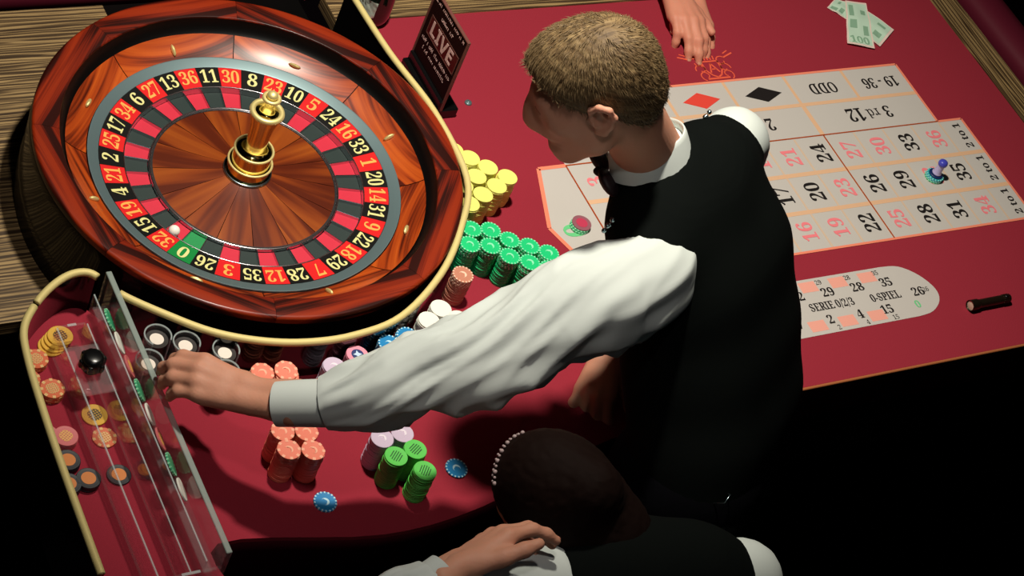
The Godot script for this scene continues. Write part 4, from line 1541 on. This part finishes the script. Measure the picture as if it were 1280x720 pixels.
func nails(tips: Array, parent: Node, material: Material) -> void:
	for q in tips:
		var n: Vector3 = (q[2] - q[1] * q[2].dot(q[1])).normalized()
		var b := Buf.new()
		b.ball(q[0] - q[1] * 0.001 + n * 0.0054, Vector3(0.0052, 0.0022, 0.0062), Basis(n.cross(q[1]), n, q[1]), 12, 8)
		obj("fingernail", b, material, parent)


# a cloth sleeve swept along its arm, with slack folds
func sleeve(path: Array, radii: Array, seed: int, amp: float, rings := 120, segs := 72) -> Buf:
	var c := Curve3D.new()
	for i in path.size():
		var tan: Vector3 = (path[mini(i + 1, path.size() - 1)] - path[maxi(i - 1, 0)]) / 6.0
		c.add_point(path[i], -tan, tan)
	var total := c.get_baked_length()
	var at: Array = [0.0]
	for i in range(1, path.size()):
		at.append(c.get_closest_offset(path[i]))
	at[-1] = total
	var big := noise(seed, 1.0, 2)
	var ridge := noise(seed + 3, 1.0, 2, true)
	var rows: Array = []
	var side := Vector3.ZERO
	for r in rings + 1:
		var s := total * r / rings
		var p := c.sample_baked(s, true)
		var d := (c.sample_baked(minf(s + 0.01, total), true) - c.sample_baked(maxf(s - 0.01, 0.0), true)).normalized()
		if side == Vector3.ZERO:
			side = d.cross(Vector3.UP).normalized()
		side = (side - d * side.dot(d)).normalized()
		var up := side.cross(d)
		var k := 0
		while k < at.size() - 2 and s > at[k + 1]:
			k += 1
		var u := clampf((s - at[k]) / maxf(at[k + 1] - at[k], 1e-5), 0, 1)
		var rad: float = lerpf(radii[k], radii[k + 1], u)
		var row := PackedVector3Array()
		for q in segs:
			var a := TAU * q / segs
			var hang := 1.0 - 0.5 * sin(a)
			var x := cos(a) * 1.1
			var y := sin(a) * 1.1
			var fold := big.get_noise_3d(s * 4.0 + x * 0.5, x * 0.8, y * 0.8) * 1.1 + (ridge.get_noise_3d(s * 4.2 + x * 0.9, x * 0.4, y * 0.4 + s * 1.5) - 0.15) * 1.0
			var ease := clampf((s - 0.06) / 0.2, 0.08, 1.0) * clampf((total - s) / 0.05, 0.25, 1.0)
			row.append(p + (side * cos(a) + up * sin(a)) * (rad + amp * fold * ease * hang))
		rows.append(row)
	var b := Buf.new()
	b.grid(rows, true)
	return b


func people() -> void:
	dealer()
	colleague()
	player()


func dealer() -> void:
	var t := thing("person", "croupier with short fair hair in black waistcoat and white shirt leaning over the table", "person")
	var right := Vector3(0.835, 0, -0.55)
	var fwd := Vector3(-0.55, 0, -0.835)
	var sl := Vector3(-1.075, 1.262, 0.655)
	var sr := Vector3(-0.752, 1.262, 0.412)
	var nb := Vector3(-0.995, 1.335, 0.482)
	var spine := [Vector3(-0.925, 1.27, 0.525), Vector3(-0.877, 1.17, 0.595), Vector3(-0.85, 1.06, 0.675), Vector3(-0.838, 0.96, 0.752), Vector3(-0.842, 0.86, 0.81)]
	var h := Frame.new(Vector3(-1.165, 1.495, 0.462), Vector3(-0.45, 0.03, 0.89), Vector3(-0.50, 0.83, -0.25))
	var body := Buf.new()
	head(body, h, nb)
	var elbow_r := Vector3(-0.70, 1.01, 0.37)
	var tr := Flesh.new(Vector3(-1.35, 0.70, 0.2), Vector3(-0.55, 1.42, 1.0), 0.014, 45.0)
	for s in [-1.0, 1.0]:
		var pts: Array = []
		for i in spine.size():
			pts.append(spine[i] + right * s * [0.075, 0.062, 0.055, 0.05, 0.055][i])
		tr.chain(pts, [0.06, 0.075, 0.073, 0.07, 0.08])
	tr.chain([sl, spine[0], sr], [0.034, 0.05, 0.034])
	tr.cap(nb, spine[0], 0.055, 0.07)
	tr.chain([sl, Vector3(-1.232, 1.20, 0.668), Vector3(-1.345, 1.137, 0.673)], [0.034, 0.042, 0.04])
	tr.chain([sr, elbow_r], [0.034, 0.034])
	tr.mesh(body)
	var fl := Flesh.new(Vector3(-1.68, 0.90, 0.50), Vector3(-1.28, 1.2, 0.75), 0.01, 90.0)
	fl.chain([Vector3(-1.345, 1.137, 0.673), Vector3(-1.47, 1.05, 0.645), Vector3(-1.585, 0.978, 0.594)], [0.04, 0.037, 0.03])
	fl.mesh(body)
	var fr := Flesh.new(Vector3(-0.95, 0.74, 0.28), Vector3(-0.6, 1.08, 0.58), 0.01, 90.0)
	fr.chain([elbow_r, Vector3(-0.83, 0.83, 0.462)], [0.04, 0.028])
	fr.mesh(body)
	var tips := hand(body, Vector3(-1.636, 0.950, 0.547), Vector3(-0.74, -0.06, -0.66), Vector3(-0.12, 1.0, 0.30), true, [[28, 34, 18], [28, 32, 20], [28, 34, 20], [26, 36, 20]], Vector3(-1.585, 0.977, 0.594), [0.35, 0.7, -0.75], 0.5)
	var tips2 := hand(body, Vector3(-0.860, 0.806, 0.497), Vector3(-0.62, -0.28, 0.74), Vector3(-0.45, 1.0, -0.1), false, [[45, 50, 25], [42, 50, 25], [34, 46, 24], [2, 16, 14]], Vector3(-0.833, 0.83, 0.46), [0.6, 0.7, -0.35], 1.6)
	obj("body", body, m.skin, t)
	nails(tips, t, m.skin_rosy)
	nails(tips2, t, m.skin_rosy)
	hair_cap(t, h)
	face(t, h, m.hair_blond)
	# shirt: body, sleeves with cuffs, collar
	var sh := Flesh.new(Vector3(-1.3, 0.8, 0.2), Vector3(-0.6, 1.45, 1.0), 0.012, 60.0)
	for s in [-1.0, 1.0]:
		var pts: Array = []
		for i in spine.size():
			pts.append(spine[i] + right * s * [0.08, 0.066, 0.058, 0.053, 0.058][i])
		sh.chain(pts, [0.08, 0.097, 0.095, 0.092, 0.102])
	sh.chain([sl, spine[0], sr], [0.060, 0.07, 0.058])
	sh.chain(spine, [0.08, 0.097, 0.095, 0.092, 0.1])
	sh.cap(nb - (nb - spine[0]) * 0.1, spine[0], 0.064, 0.078)
	var sb := Buf.new()
	sh.mesh(sb)
	var shirt := obj("shirt", sb, m.shirt, t)
	obj("sleeve", sleeve([Vector3(-0.93, 1.245, 0.555), Vector3(-1.05, 1.254, 0.652), Vector3(-1.130, 1.242, 0.668), Vector3(-1.178, 1.228, 0.667), Vector3(-1.232, 1.203, 0.668), Vector3(-1.295, 1.170, 0.674), Vector3(-1.355, 1.133, 0.673), Vector3(-1.427, 1.080, 0.652), Vector3(-1.505, 1.030, 0.638), Vector3(-1.550, 1.000, 0.620)],
		[0.045, 0.074, 0.079, 0.078, 0.076, 0.070, 0.065, 0.058, 0.051, 0.042], 21, 0.018, 150, 80), m.shirt, shirt)
	obj("cuff", sleeve([Vector3(-1.545, 1.004, 0.624), Vector3(-1.574, 0.984, 0.603), Vector3(-1.606, 0.962, 0.581)], [0.0385, 0.0375, 0.036], 5, 0.0025, 24, 48), m.shirt, shirt)
	obj("sleeve", sleeve([Vector3(-0.82, 1.268, 0.46), Vector3(-0.745, 1.262, 0.408), Vector3(-0.715, 1.16, 0.385), elbow_r, Vector3(-0.755, 0.92, 0.412), Vector3(-0.802, 0.845, 0.448)], [0.056, 0.062, 0.062, 0.056, 0.052, 0.04], 33, 0.009, 70, 48), m.shirt, shirt)
	var nd := (h.o - nb).normalized()
	var cb := Basis(right, nd, right.cross(nd)).orthonormalized()
	var col := Buf.new()
	var rows: Array = []
	for q in [[0.072, -0.022], [0.0695, 0.0], [0.067, 0.024], [0.065, 0.031], [0.0625, 0.032], [0.0615, 0.028], [0.0615, -0.01]]:
		var row := PackedVector3Array()
		for i in 41:
			var a := lerpf(0.2, TAU - 0.2, i / 40.0) + deg_to_rad(228.0)
			var fr2 := cos((i / 40.0 - 0.5) * TAU)
			row.append(nb + nd * 0.016 + cb * Vector3(cos(a) * q[0], q[1] * (1.0 + 0.12 * fr2), sin(a) * q[0] * 1.04))
		rows.append(row)
	col.grid(rows)
	obj("collar", col, m.shirt, shirt)
	# waistcoat
	var ve := Flesh.new(Vector3(-1.32, 0.74, 0.15), Vector3(-0.5, 1.47, 1.05), 0.0095, 62.0)
	for s in [-1.0, 1.0]:
		var pts: Array = []
		for i in spine.size():
			pts.append(spine[i] + right * s * [0.085, 0.082, 0.088, 0.095, 0.095][i])
		ve.chain(pts, [0.088, 0.108, 0.106, 0.102, 0.110])
	ve.chain(spine, [0.095, 0.113, 0.112, 0.108, 0.115])
	ve.chain([sl.lerp(spine[0], 0.2), spine[0], sr.lerp(spine[0], 0.12)], [0.064, 0.078, 0.064])
	ve.cap(nb - (nb - spine[0]) * 0.35, spine[0], 0.072, 0.09)
	ve.settle()
	var hole_l := sl - right * 0.062 + Vector3(0, -0.03, 0)
	var hole_r := sr + right * 0.05 + Vector3(0, -0.03, 0)
	var neck_o := nb + nd * 0.02
	ve.trim(func(p: Vector3) -> float: return maxf(0.092 - p.distance_to(hole_l), maxf(0.060 - p.distance_to(hole_r), maxf(0.062 - p.distance_to(neck_o), 0.80 - p.y))))
	var vb := Buf.new()
	ve.mesh(vb)
	var vest := obj("waistcoat", vb, m.vest, t)
	var bk := Buf.new()
	var ring: Array = []
	var o := Vector3(-0.936, 0.968, 0.922)
	var bx := Vector3(0.80, 0.1, -0.5).normalized()
	var by := Vector3(0.3, 0.75, 0.55).normalized()
	for q in [[-0.012, -0.018], [0.008, -0.018], [0.013, -0.008], [0.013, 0.008], [0.008, 0.018], [-0.012, 0.018]]:
		ring.append(o + bx * q[0] + by * q[1])
	bk.tube(ring, 0.0016, 8, false, true)
	bk.box(o + bx * 0.022, Vector3(0.014, 0.006, 0.004), 0.001, Basis(bx, by, bx.cross(by)))
	obj("buckle", bk, m.steel, vest)
	for q in [Vector3(-1.135, 1.318, 0.595), Vector3(-0.842, 1.335, 0.408)]:
		var pin := Buf.new()
		for i in 4:
			pin.ball(q + right * (i - 1.5) * 0.009 + Vector3(0, (i % 2) * 0.004, 0), Vector3.ONE * 0.0042, Basis.IDENTITY, 10, 6)
		obj("shoulder_pin", pin, m.steel, vest)
	var bt := Buf.new()
	var ba := deg_to_rad(228.0)
	var bn := (cb.x * cos(ba) + cb.z * sin(ba)).normalized()
	var bs := nd.cross(bn)
	var bo := nb + bn * 0.08 + nd * 0.004
	for q in [-1.0, 1.0]:
		bt.ball(bo + bs * q * 0.028, Vector3(0.030, 0.023, 0.013), Basis(bs, nd, bn), 16, 10)
	bt.ball(bo + bn * 0.006, Vector3(0.009, 0.011, 0.011), Basis(bs, nd, bn), 12, 8)
	obj("bow_tie", bt, m.bow, t)
	legs(t, Vector3(-0.86, 0.88, 0.79), right, [Vector3(-0.95, 0.0, 0.93), Vector3(-0.76, 0.0, 0.86)], fwd)


func legs(t: Node, hip: Vector3, right: Vector3, feet: Array, fwd: Vector3) -> void:
	var lo := hip - Vector3(0.45, hip.y, 0.35)
	var lg := Flesh.new(lo, hip + Vector3(0.4, 0.2, 0.4), 0.017, 50.0)
	for i in 2:
		var s := -1.0 if i == 0 else 1.0
		var f: Vector3 = feet[i]
		lg.chain([hip + right * s * 0.075, hip.lerp(f, 0.5) + right * s * 0.05 + fwd * 0.02, f + Vector3(0, 0.07, 0)], [0.115, 0.082, 0.06])
	lg.cap(hip - right * 0.06, hip + right * 0.06, 0.125, 0.125)
	var b := Buf.new()
	lg.mesh(b)
	obj("trousers", b, m.trousers, t)
	for i in 2:
		var sb := Buf.new()
		sb.ball(feet[i] + fwd * 0.06 + Vector3(0, 0.043, 0), Vector3(0.045, 0.042, 0.14), Basis(right, Vector3.UP, fwd), 18, 10)
		obj("shoe", sb, m.black_plastic, t)


func face(t: Node, h: Frame, brow: Material) -> void:
	for s in [-1.0, 1.0]:
		var e := Buf.new()
		e.ball(h.p(s * 0.031, 0.003, 0.0755), Vector3.ONE * 0.0118, h.b, 16, 10)
		obj("eye", e, m.eye_white, t)
		var i := Buf.new()
		i.ball(h.p(s * 0.031, 0.001, 0.0835), Vector3(0.0052, 0.0052, 0.0042), h.b, 12, 8)
		obj("iris", i, m.iris, t)
		var l := Buf.new()
		l.tube([h.p(s * 0.044, 0.006, 0.0835), h.p(s * 0.031, 0.0115, 0.0885), h.p(s * 0.018, 0.006, 0.086)], [0.002, 0.0034, 0.002], 8)
		obj("eyelid", l, m.skin, t)
		var b := Buf.new()
		b.tube([h.p(s * 0.048, 0.023, 0.074), h.p(s * 0.033, 0.0285, 0.083), h.p(s * 0.014, 0.024, 0.0845)], [0.0018, 0.0034, 0.0028], 8)
		obj("eyebrow", b, brow, t)
	var u := Buf.new()
	u.tube([h.p(0.021, -0.0655, 0.0755), h.p(0.008, -0.0625, 0.0835), h.p(0, -0.0635, 0.0845), h.p(-0.008, -0.0625, 0.0835), h.p(-0.021, -0.0655, 0.0755)], [0.0012, 0.0032, 0.003, 0.0032, 0.0012], 8)
	u.tube([h.p(0.019, -0.0675, 0.0755), h.p(0.0, -0.0715, 0.0835), h.p(-0.019, -0.0675, 0.0755)], [0.0012, 0.0036, 0.0012], 8)
	obj("lips", u, m.lip, t)


func hair_cap(t: Node, h: Frame) -> void:
	var f := Flesh.new(h.o - Vector3.ONE * 0.15, h.o + Vector3.ONE * 0.15, 0.0042, 120.0)
	f.egg(h.p(0, 0.033, -0.016), Vector3(0.079, 0.089, 0.097), h.b)
	f.egg(h.p(0, -0.012, -0.045), Vector3(0.066, 0.066, 0.066), h.b)
	f.egg(h.p(0, 0.045, 0.03), Vector3(0.065, 0.066, 0.066), h.b)
	f.settle()
	var inv := h.b.inverse()
	var o := h.o
	var nz := noise(77, 90.0, 2)
	f.trim(func(p: Vector3) -> float:
		var q := inv * (p - o)
		var line := 0.075
		if q.z < 0.08:
			line = lerpf(0.03, 0.075, clampf((q.z - 0.035) / 0.045, 0, 1))
		if q.z < 0.035:
			line = lerpf(0.012, 0.03, clampf((q.z - 0.012) / 0.02, 0, 1))
		if q.z < 0.004:
			line = lerpf(-0.068, 0.030, clampf((q.z + 0.075) / 0.075, 0, 1))
		return (line - q.y) * 0.8 + nz.get_noise_3dv(p) * 0.004)
	var b := Buf.new()
	var fine := noise(78, 120.0, 2)
	f.mesh(b, func(p: Vector3) -> Vector3: return p + (p - o).normalized() * fine.get_noise_3dv(p) * 0.0016)
	var cap := obj("hair", b, m.hair_blond, t)
	# short strands lying over the cap, swirling from the crown
	var rng := RandomNumberGenerator.new()
	rng.seed = 9
	var st := Buf.new()
	st.tube([Vector3(0, 0, 0), Vector3(0, 0.0008, 0.006), Vector3(0, 0.0002, 0.012)], [0.0005, 0.0004, 0.0001], 3, false)
	var mm := MultiMesh.new()
	mm.transform_format = MultiMesh.TRANSFORM_3D
	mm.mesh = st.done()
	mm.instance_count = 9000
	var crown := h.p(0.01, 0.12, -0.05)
	b.done()
	for i in 9000:
		var k := rng.randi() % b.v.size()
		var p := b.v[k]
		var n := b.n[k]
		if n.dot(p - o) < 0:
			n = -n
		var away := (p - crown)
		away = (away - n * away.dot(n)).normalized()
		var dir := (away + n.cross(away) * 0.45 + n * 0.08 + Vector3(rng.randf_range(-1, 1), rng.randf_range(-1, 1), rng.randf_range(-1, 1)) * 0.28).normalized()
		var x := n.cross(dir).normalized()
		mm.set_instance_transform(i, Transform3D(Basis(x, dir.cross(x), dir), p - n * 0.0004))
	var mi := MultiMeshInstance3D.new()
	mi.name = "hair_strands"
	mi.multimesh = mm
	mi.material_override = m.hair_strand
	mi.set_meta("kind", "stuff")
	cap.add_child(mi)


func colleague() -> void:
	var t := thing("person", "dark-haired croupier with beads tracing rim light on hair and white sleeves behind the fair-haired one", "person")
	var right := Vector3(0.97, 0, 0.22).normalized()
	var fwd := Vector3(0.22, 0, -0.97).normalized()
	fwd = Vector3.UP.cross(right).normalized()
	var sl := Vector3(-1.325, 0.995, 1.015)
	var sr := Vector3(-1.01, 0.995, 1.085)
	var mid := (sl + sr) / 2
	var nb := Vector3(-1.21, 1.0, 0.985)
	var h := Frame.new(Vector3(-1.272, 1.03, 0.895), Vector3(-0.8, -0.25, 0.5).normalized(), Vector3(-0.5, 0.6, -0.6))
	var body := Buf.new()
	head(body, h, nb, 0.0065)
	var elbow := Vector3(-1.62, 1.055, 1.03)
	var tr := Flesh.new(Vector3(-1.75, 0.5, 0.75), Vector3(-0.85, 1.25, 1.4), 0.016, 45.0)
	var hip := Vector3(-1.15, 0.66, 1.10)
	for s in [-1.0, 1.0]:
		tr.chain([mid + right * s * 0.07, mid.lerp(hip, 0.5) + right * s * 0.05, hip + right * s * 0.06], [0.075, 0.08, 0.09])
	tr.chain([sl, mid, sr], [0.028, 0.05, 0.028])
	tr.cap(nb, mid, 0.05, 0.06)
	tr.chain([sl, elbow], [0.03, 0.03])
	tr.chain([sr, Vector3(-0.96, 0.82, 1.16)], [0.03, 0.03])
	tr.mesh(body)
	var fa := Flesh.new(Vector3(-1.70, 0.98, 0.9), Vector3(-1.40, 1.2, 1.12), 0.01, 90.0)
	fa.chain([elbow, Vector3(-1.537, 1.086, 1.003)], [0.037, 0.027])
	fa.mesh(body)
	var tips := hand(body, Vector3(-1.523, 1.090, 0.998), Vector3(0.85, 0.12, -0.3), Vector3(-0.4, 0.5, -0.6), true, [[20, 26, 14], [24, 30, 16], [30, 36, 20], [36, 40, 20]], Vector3(-1.555, 1.080, 1.008), [0.5, 0.8, -0.2], 0.6)
	obj("body", body, m.skin, t)
	nails(tips, t, m.skin_rosy)
	var hr := Flesh.new(h.o - Vector3.ONE * 0.17, h.o + Vector3.ONE * 0.17, 0.006, 90.0)
	hr.egg(h.p(0, 0.035, -0.02), Vector3(0.084, 0.093, 0.102), h.b)
	hr.egg(h.p(0, -0.03, -0.055), Vector3(0.076, 0.095, 0.066), h.b)
	hr.egg(h.p(0, -0.01, -0.015), Vector3(0.088, 0.07, 0.05), h.b)
	hr.egg(h.p(0, -0.075, -0.08), Vector3(0.064, 0.07, 0.055), h.b)
	hr.egg(h.p(0, 0.03, -0.115), Vector3(0.042, 0.042, 0.036), h.b)
	hr.settle()
	var inv := h.b.inverse()
	var o := h.o
	hr.trim(func(p: Vector3) -> float:
		var q := inv * (p - o)
		return (lerpf(-0.15, 0.06, clampf((q.z + 0.03) / 0.10, 0, 1)) - q.y) * 0.8)
	var hb := Buf.new()
	var ridge := noise(3, 60.0, 2)
	hr.mesh(hb, func(p: Vector3) -> Vector3: return p + (p - o).normalized() * ridge.get_noise_3dv(p) * 0.002)
	var hair := obj("hair", hb, m.hair_dark, t)
	var bd := Buf.new()
	for i in 13:
		var a := lerpf(0.75, 2.05, i / 12.0)
		var p := h.p(cos(a) * 0.0785, sin(a) * 0.0875 + 0.035, 0.02)
		bd.ball(p, Vector3.ONE * (0.0036 if i % 2 == 0 else 0.0024), Basis.IDENTITY, 8, 6)
		bd.ball(h.p(cos(a + 0.04) * 0.0765, sin(a + 0.04) * 0.0855 + 0.035, 0.027), Vector3.ONE * 0.0022, Basis.IDENTITY, 8, 6)
	obj("rim_light_beads", bd, m.bead, hair)  # pale beads stand for rim light caught along the hair outline
	face(t, h, m.hair_dark)
	var shirt := obj("sleeve", sleeve([mid.lerp(sl, 0.75), sl + Vector3(-0.01, 0.0, 0), sl.lerp(elbow, 0.5), elbow + Vector3(-0.015, -0.005, 0.0), elbow.lerp(Vector3(-1.555, 1.08, 1.008), 0.5), Vector3(-1.558, 1.079, 1.009)], [0.05, 0.066, 0.06, 0.052, 0.046, 0.036], 8, 0.011, 90, 56), m.shirt, t)
	obj("cuff", sleeve([Vector3(-1.572, 1.075, 1.013), Vector3(-1.555, 1.080, 1.008), Vector3(-1.540, 1.085, 1.003)], [0.034, 0.034, 0.033], 6, 0.001, 10, 40), m.shirt, shirt)
	obj("sleeve", sleeve([mid.lerp(sr, 0.75), sr + Vector3(0.01, 0, 0), Vector3(-0.975, 0.89, 1.12), Vector3(-0.95, 0.79, 1.16)], [0.05, 0.064, 0.058, 0.052], 9, 0.008, 50, 48), m.shirt, t)
	var ve := Flesh.new(Vector3(-1.55, 0.5, 0.75), Vector3(-0.8, 1.25, 1.4), 0.012, 60.0)
	for s in [-1.0, 1.0]:
		ve.chain([mid + right * s * 0.075, mid.lerp(hip, 0.5) + right * s * 0.06, hip + right * s * 0.065], [0.092, 0.098, 0.108])
	ve.chain([sl.lerp(mid, 0.22), mid, sr.lerp(mid, 0.22)], [0.062, 0.078, 0.062])
	ve.cap(nb.lerp(mid, 0.1), mid, 0.066, 0.085)
	ve.settle()
	var nh := nb + Vector3(0, 0.03, 0)
	var ll := sl - right * 0.05
	var rr := sr + right * 0.05
	ve.trim(func(p: Vector3) -> float: return maxf(0.04 - p.distance_to(nh), maxf(0.075 - p.distance_to(ll), 0.075 - p.distance_to(rr))))
	var vb := Buf.new()
	ve.mesh(vb)
	obj("waistcoat", vb, m.vest, t)
	legs(t, hip + Vector3(0, -0.02, 0), right, [Vector3(-1.30, 0, 0.95), Vector3(-1.16, 0, 0.93)], fwd)
	var st := thing("stool", "low dark stool under the seated dark-haired croupier", "stool", Vector3(-1.15, 0, 1.12))
	var sb := Buf.new()
	sb.lathe([Vector2(0, 0.52), Vector2(0.16, 0.52), Vector2(0.18, 0.505), Vector2(0.18, 0.47), Vector2(0.165, 0.455), Vector2(0, 0.455)], 36)
	obj("stool_seat", sb, m.leather, st)
	var sp := Buf.new()
	sp.lathe([Vector2(0.03, 0.46), Vector2(0.03, 0.05), Vector2.INF, Vector2(0.03, 0.05), Vector2(0.2, 0.02), Vector2(0.21, 0.0)], 32)
	obj("stool_stem", sp, m.gunmetal, st)


func player() -> void:
	var t := thing("person", "player in maroon sleeves resting a bare hand on the felt crest", "person")
	var body := Buf.new()
	var wrist := Vector3(-0.186, TOP + 0.052, -0.420)
	var elbow := Vector3(-0.17, TOP + 0.09, -0.66)
	var sh := Vector3(-0.20, 1.18, -0.86)
	var tips := hand(body, wrist, Vector3(-0.10, -0.05, 1.0), Vector3(0, 1, 0.05), false, [[18, 30, 10], [18, 20, 10], [20, 18, 12], [24, 34, 16]], wrist + Vector3(0.008, 0.014, -0.06), [0.45, 0.95, -0.05], 0.35)
	var wrist2 := Vector3(-0.125, TOP + 0.024, -0.425)
	tips.append_array(hand(body, wrist2, Vector3(-0.32, -0.03, 1.0), Vector3(0, 1, 0.03), true, [[8, 12, 8], [8, 12, 8], [10, 14, 8], [14, 20, 10]], wrist2 + Vector3(0.016, 0.016, -0.06), [0.5, 0.9, -0.05], 0.5))
	var f := Flesh.new(Vector3(-0.5, 0.7, -1.2), Vector3(0.5, 1.5, -0.42), 0.016, 45.0)
	f.chain([wrist + Vector3(0.006, 0.01, -0.04), elbow, sh], [0.03, 0.042, 0.05])
	var mid := Vector3(0.0, 1.2, -0.88)
	var sh2 := Vector3(0.20, 1.18, -0.88)
	f.chain([sh, mid, sh2], [0.05, 0.07, 0.05])
	for s in [-1.0, 1.0]:
		f.chain([mid + Vector3(s * 0.08, -0.03, 0), Vector3(s * 0.07, 0.75, -0.98)], [0.09, 0.10])
	f.chain([sh2, Vector3(0.24, 0.93, -0.80), wrist2 + Vector3(0.012, 0.012, -0.04)], [0.05, 0.042, 0.03])
	f.mesh(body)
	var ph := Frame.new(Vector3(0.0, 1.42, -0.85), Vector3(1, 0, 0), Vector3(0, 1, 0.15))
	face(t, ph, m.hair_dark)
	head(body, ph, Vector3(0, 1.26, -0.89), 0.0075)
	obj("body", body, m.skin_rosy, t)
	nails(tips, t, m.skin)
	var c := Flesh.new(Vector3(-0.5, 0.6, -1.3), Vector3(0.5, 1.4, -0.5), 0.016, 50.0)
	c.chain([Vector3(-0.178, TOP + 0.062, -0.53), elbow, sh], [0.048, 0.062, 0.068])
	c.chain([sh, mid, sh2], [0.066, 0.085, 0.066])
	for s in [-1.0, 1.0]:
		c.chain([mid + Vector3(s * 0.08, -0.03, 0), Vector3(s * 0.07, 0.74, -0.98)], [0.108, 0.12])
	c.chain([sh2, Vector3(0.24, 0.93, -0.80), wrist2.lerp(Vector3(0.24, 0.93, -0.80), 0.3)], [0.066, 0.058, 0.045])
	var cb := Buf.new()
	c.mesh(cb)
	obj("sweater", cb, m.maroon_cloth, t)
	var hp := Flesh.new(Vector3(-0.2, 1.25, -1.05), Vector3(0.2, 1.65, -0.65), 0.008, 90.0)
	hp.egg(Vector3(0, 1.46, -0.875), Vector3(0.084, 0.09, 0.1))
	hp.settle()
	hp.trim(func(p: Vector3) -> float: return (lerpf(1.38, 1.49, clampf((p.z + 0.88) / 0.08, 0, 1)) - p.y) * 0.8)
	var hb := Buf.new()
	hp.mesh(hb)
	obj("hair", hb, m.hair_dark, t)
	legs(t, Vector3(0, 0.66, -1.0), Vector3(-1, 0, 0), [Vector3(0.12, 0, -1.0), Vector3(-0.12, 0, -1.0)], Vector3(0, 0, 1))
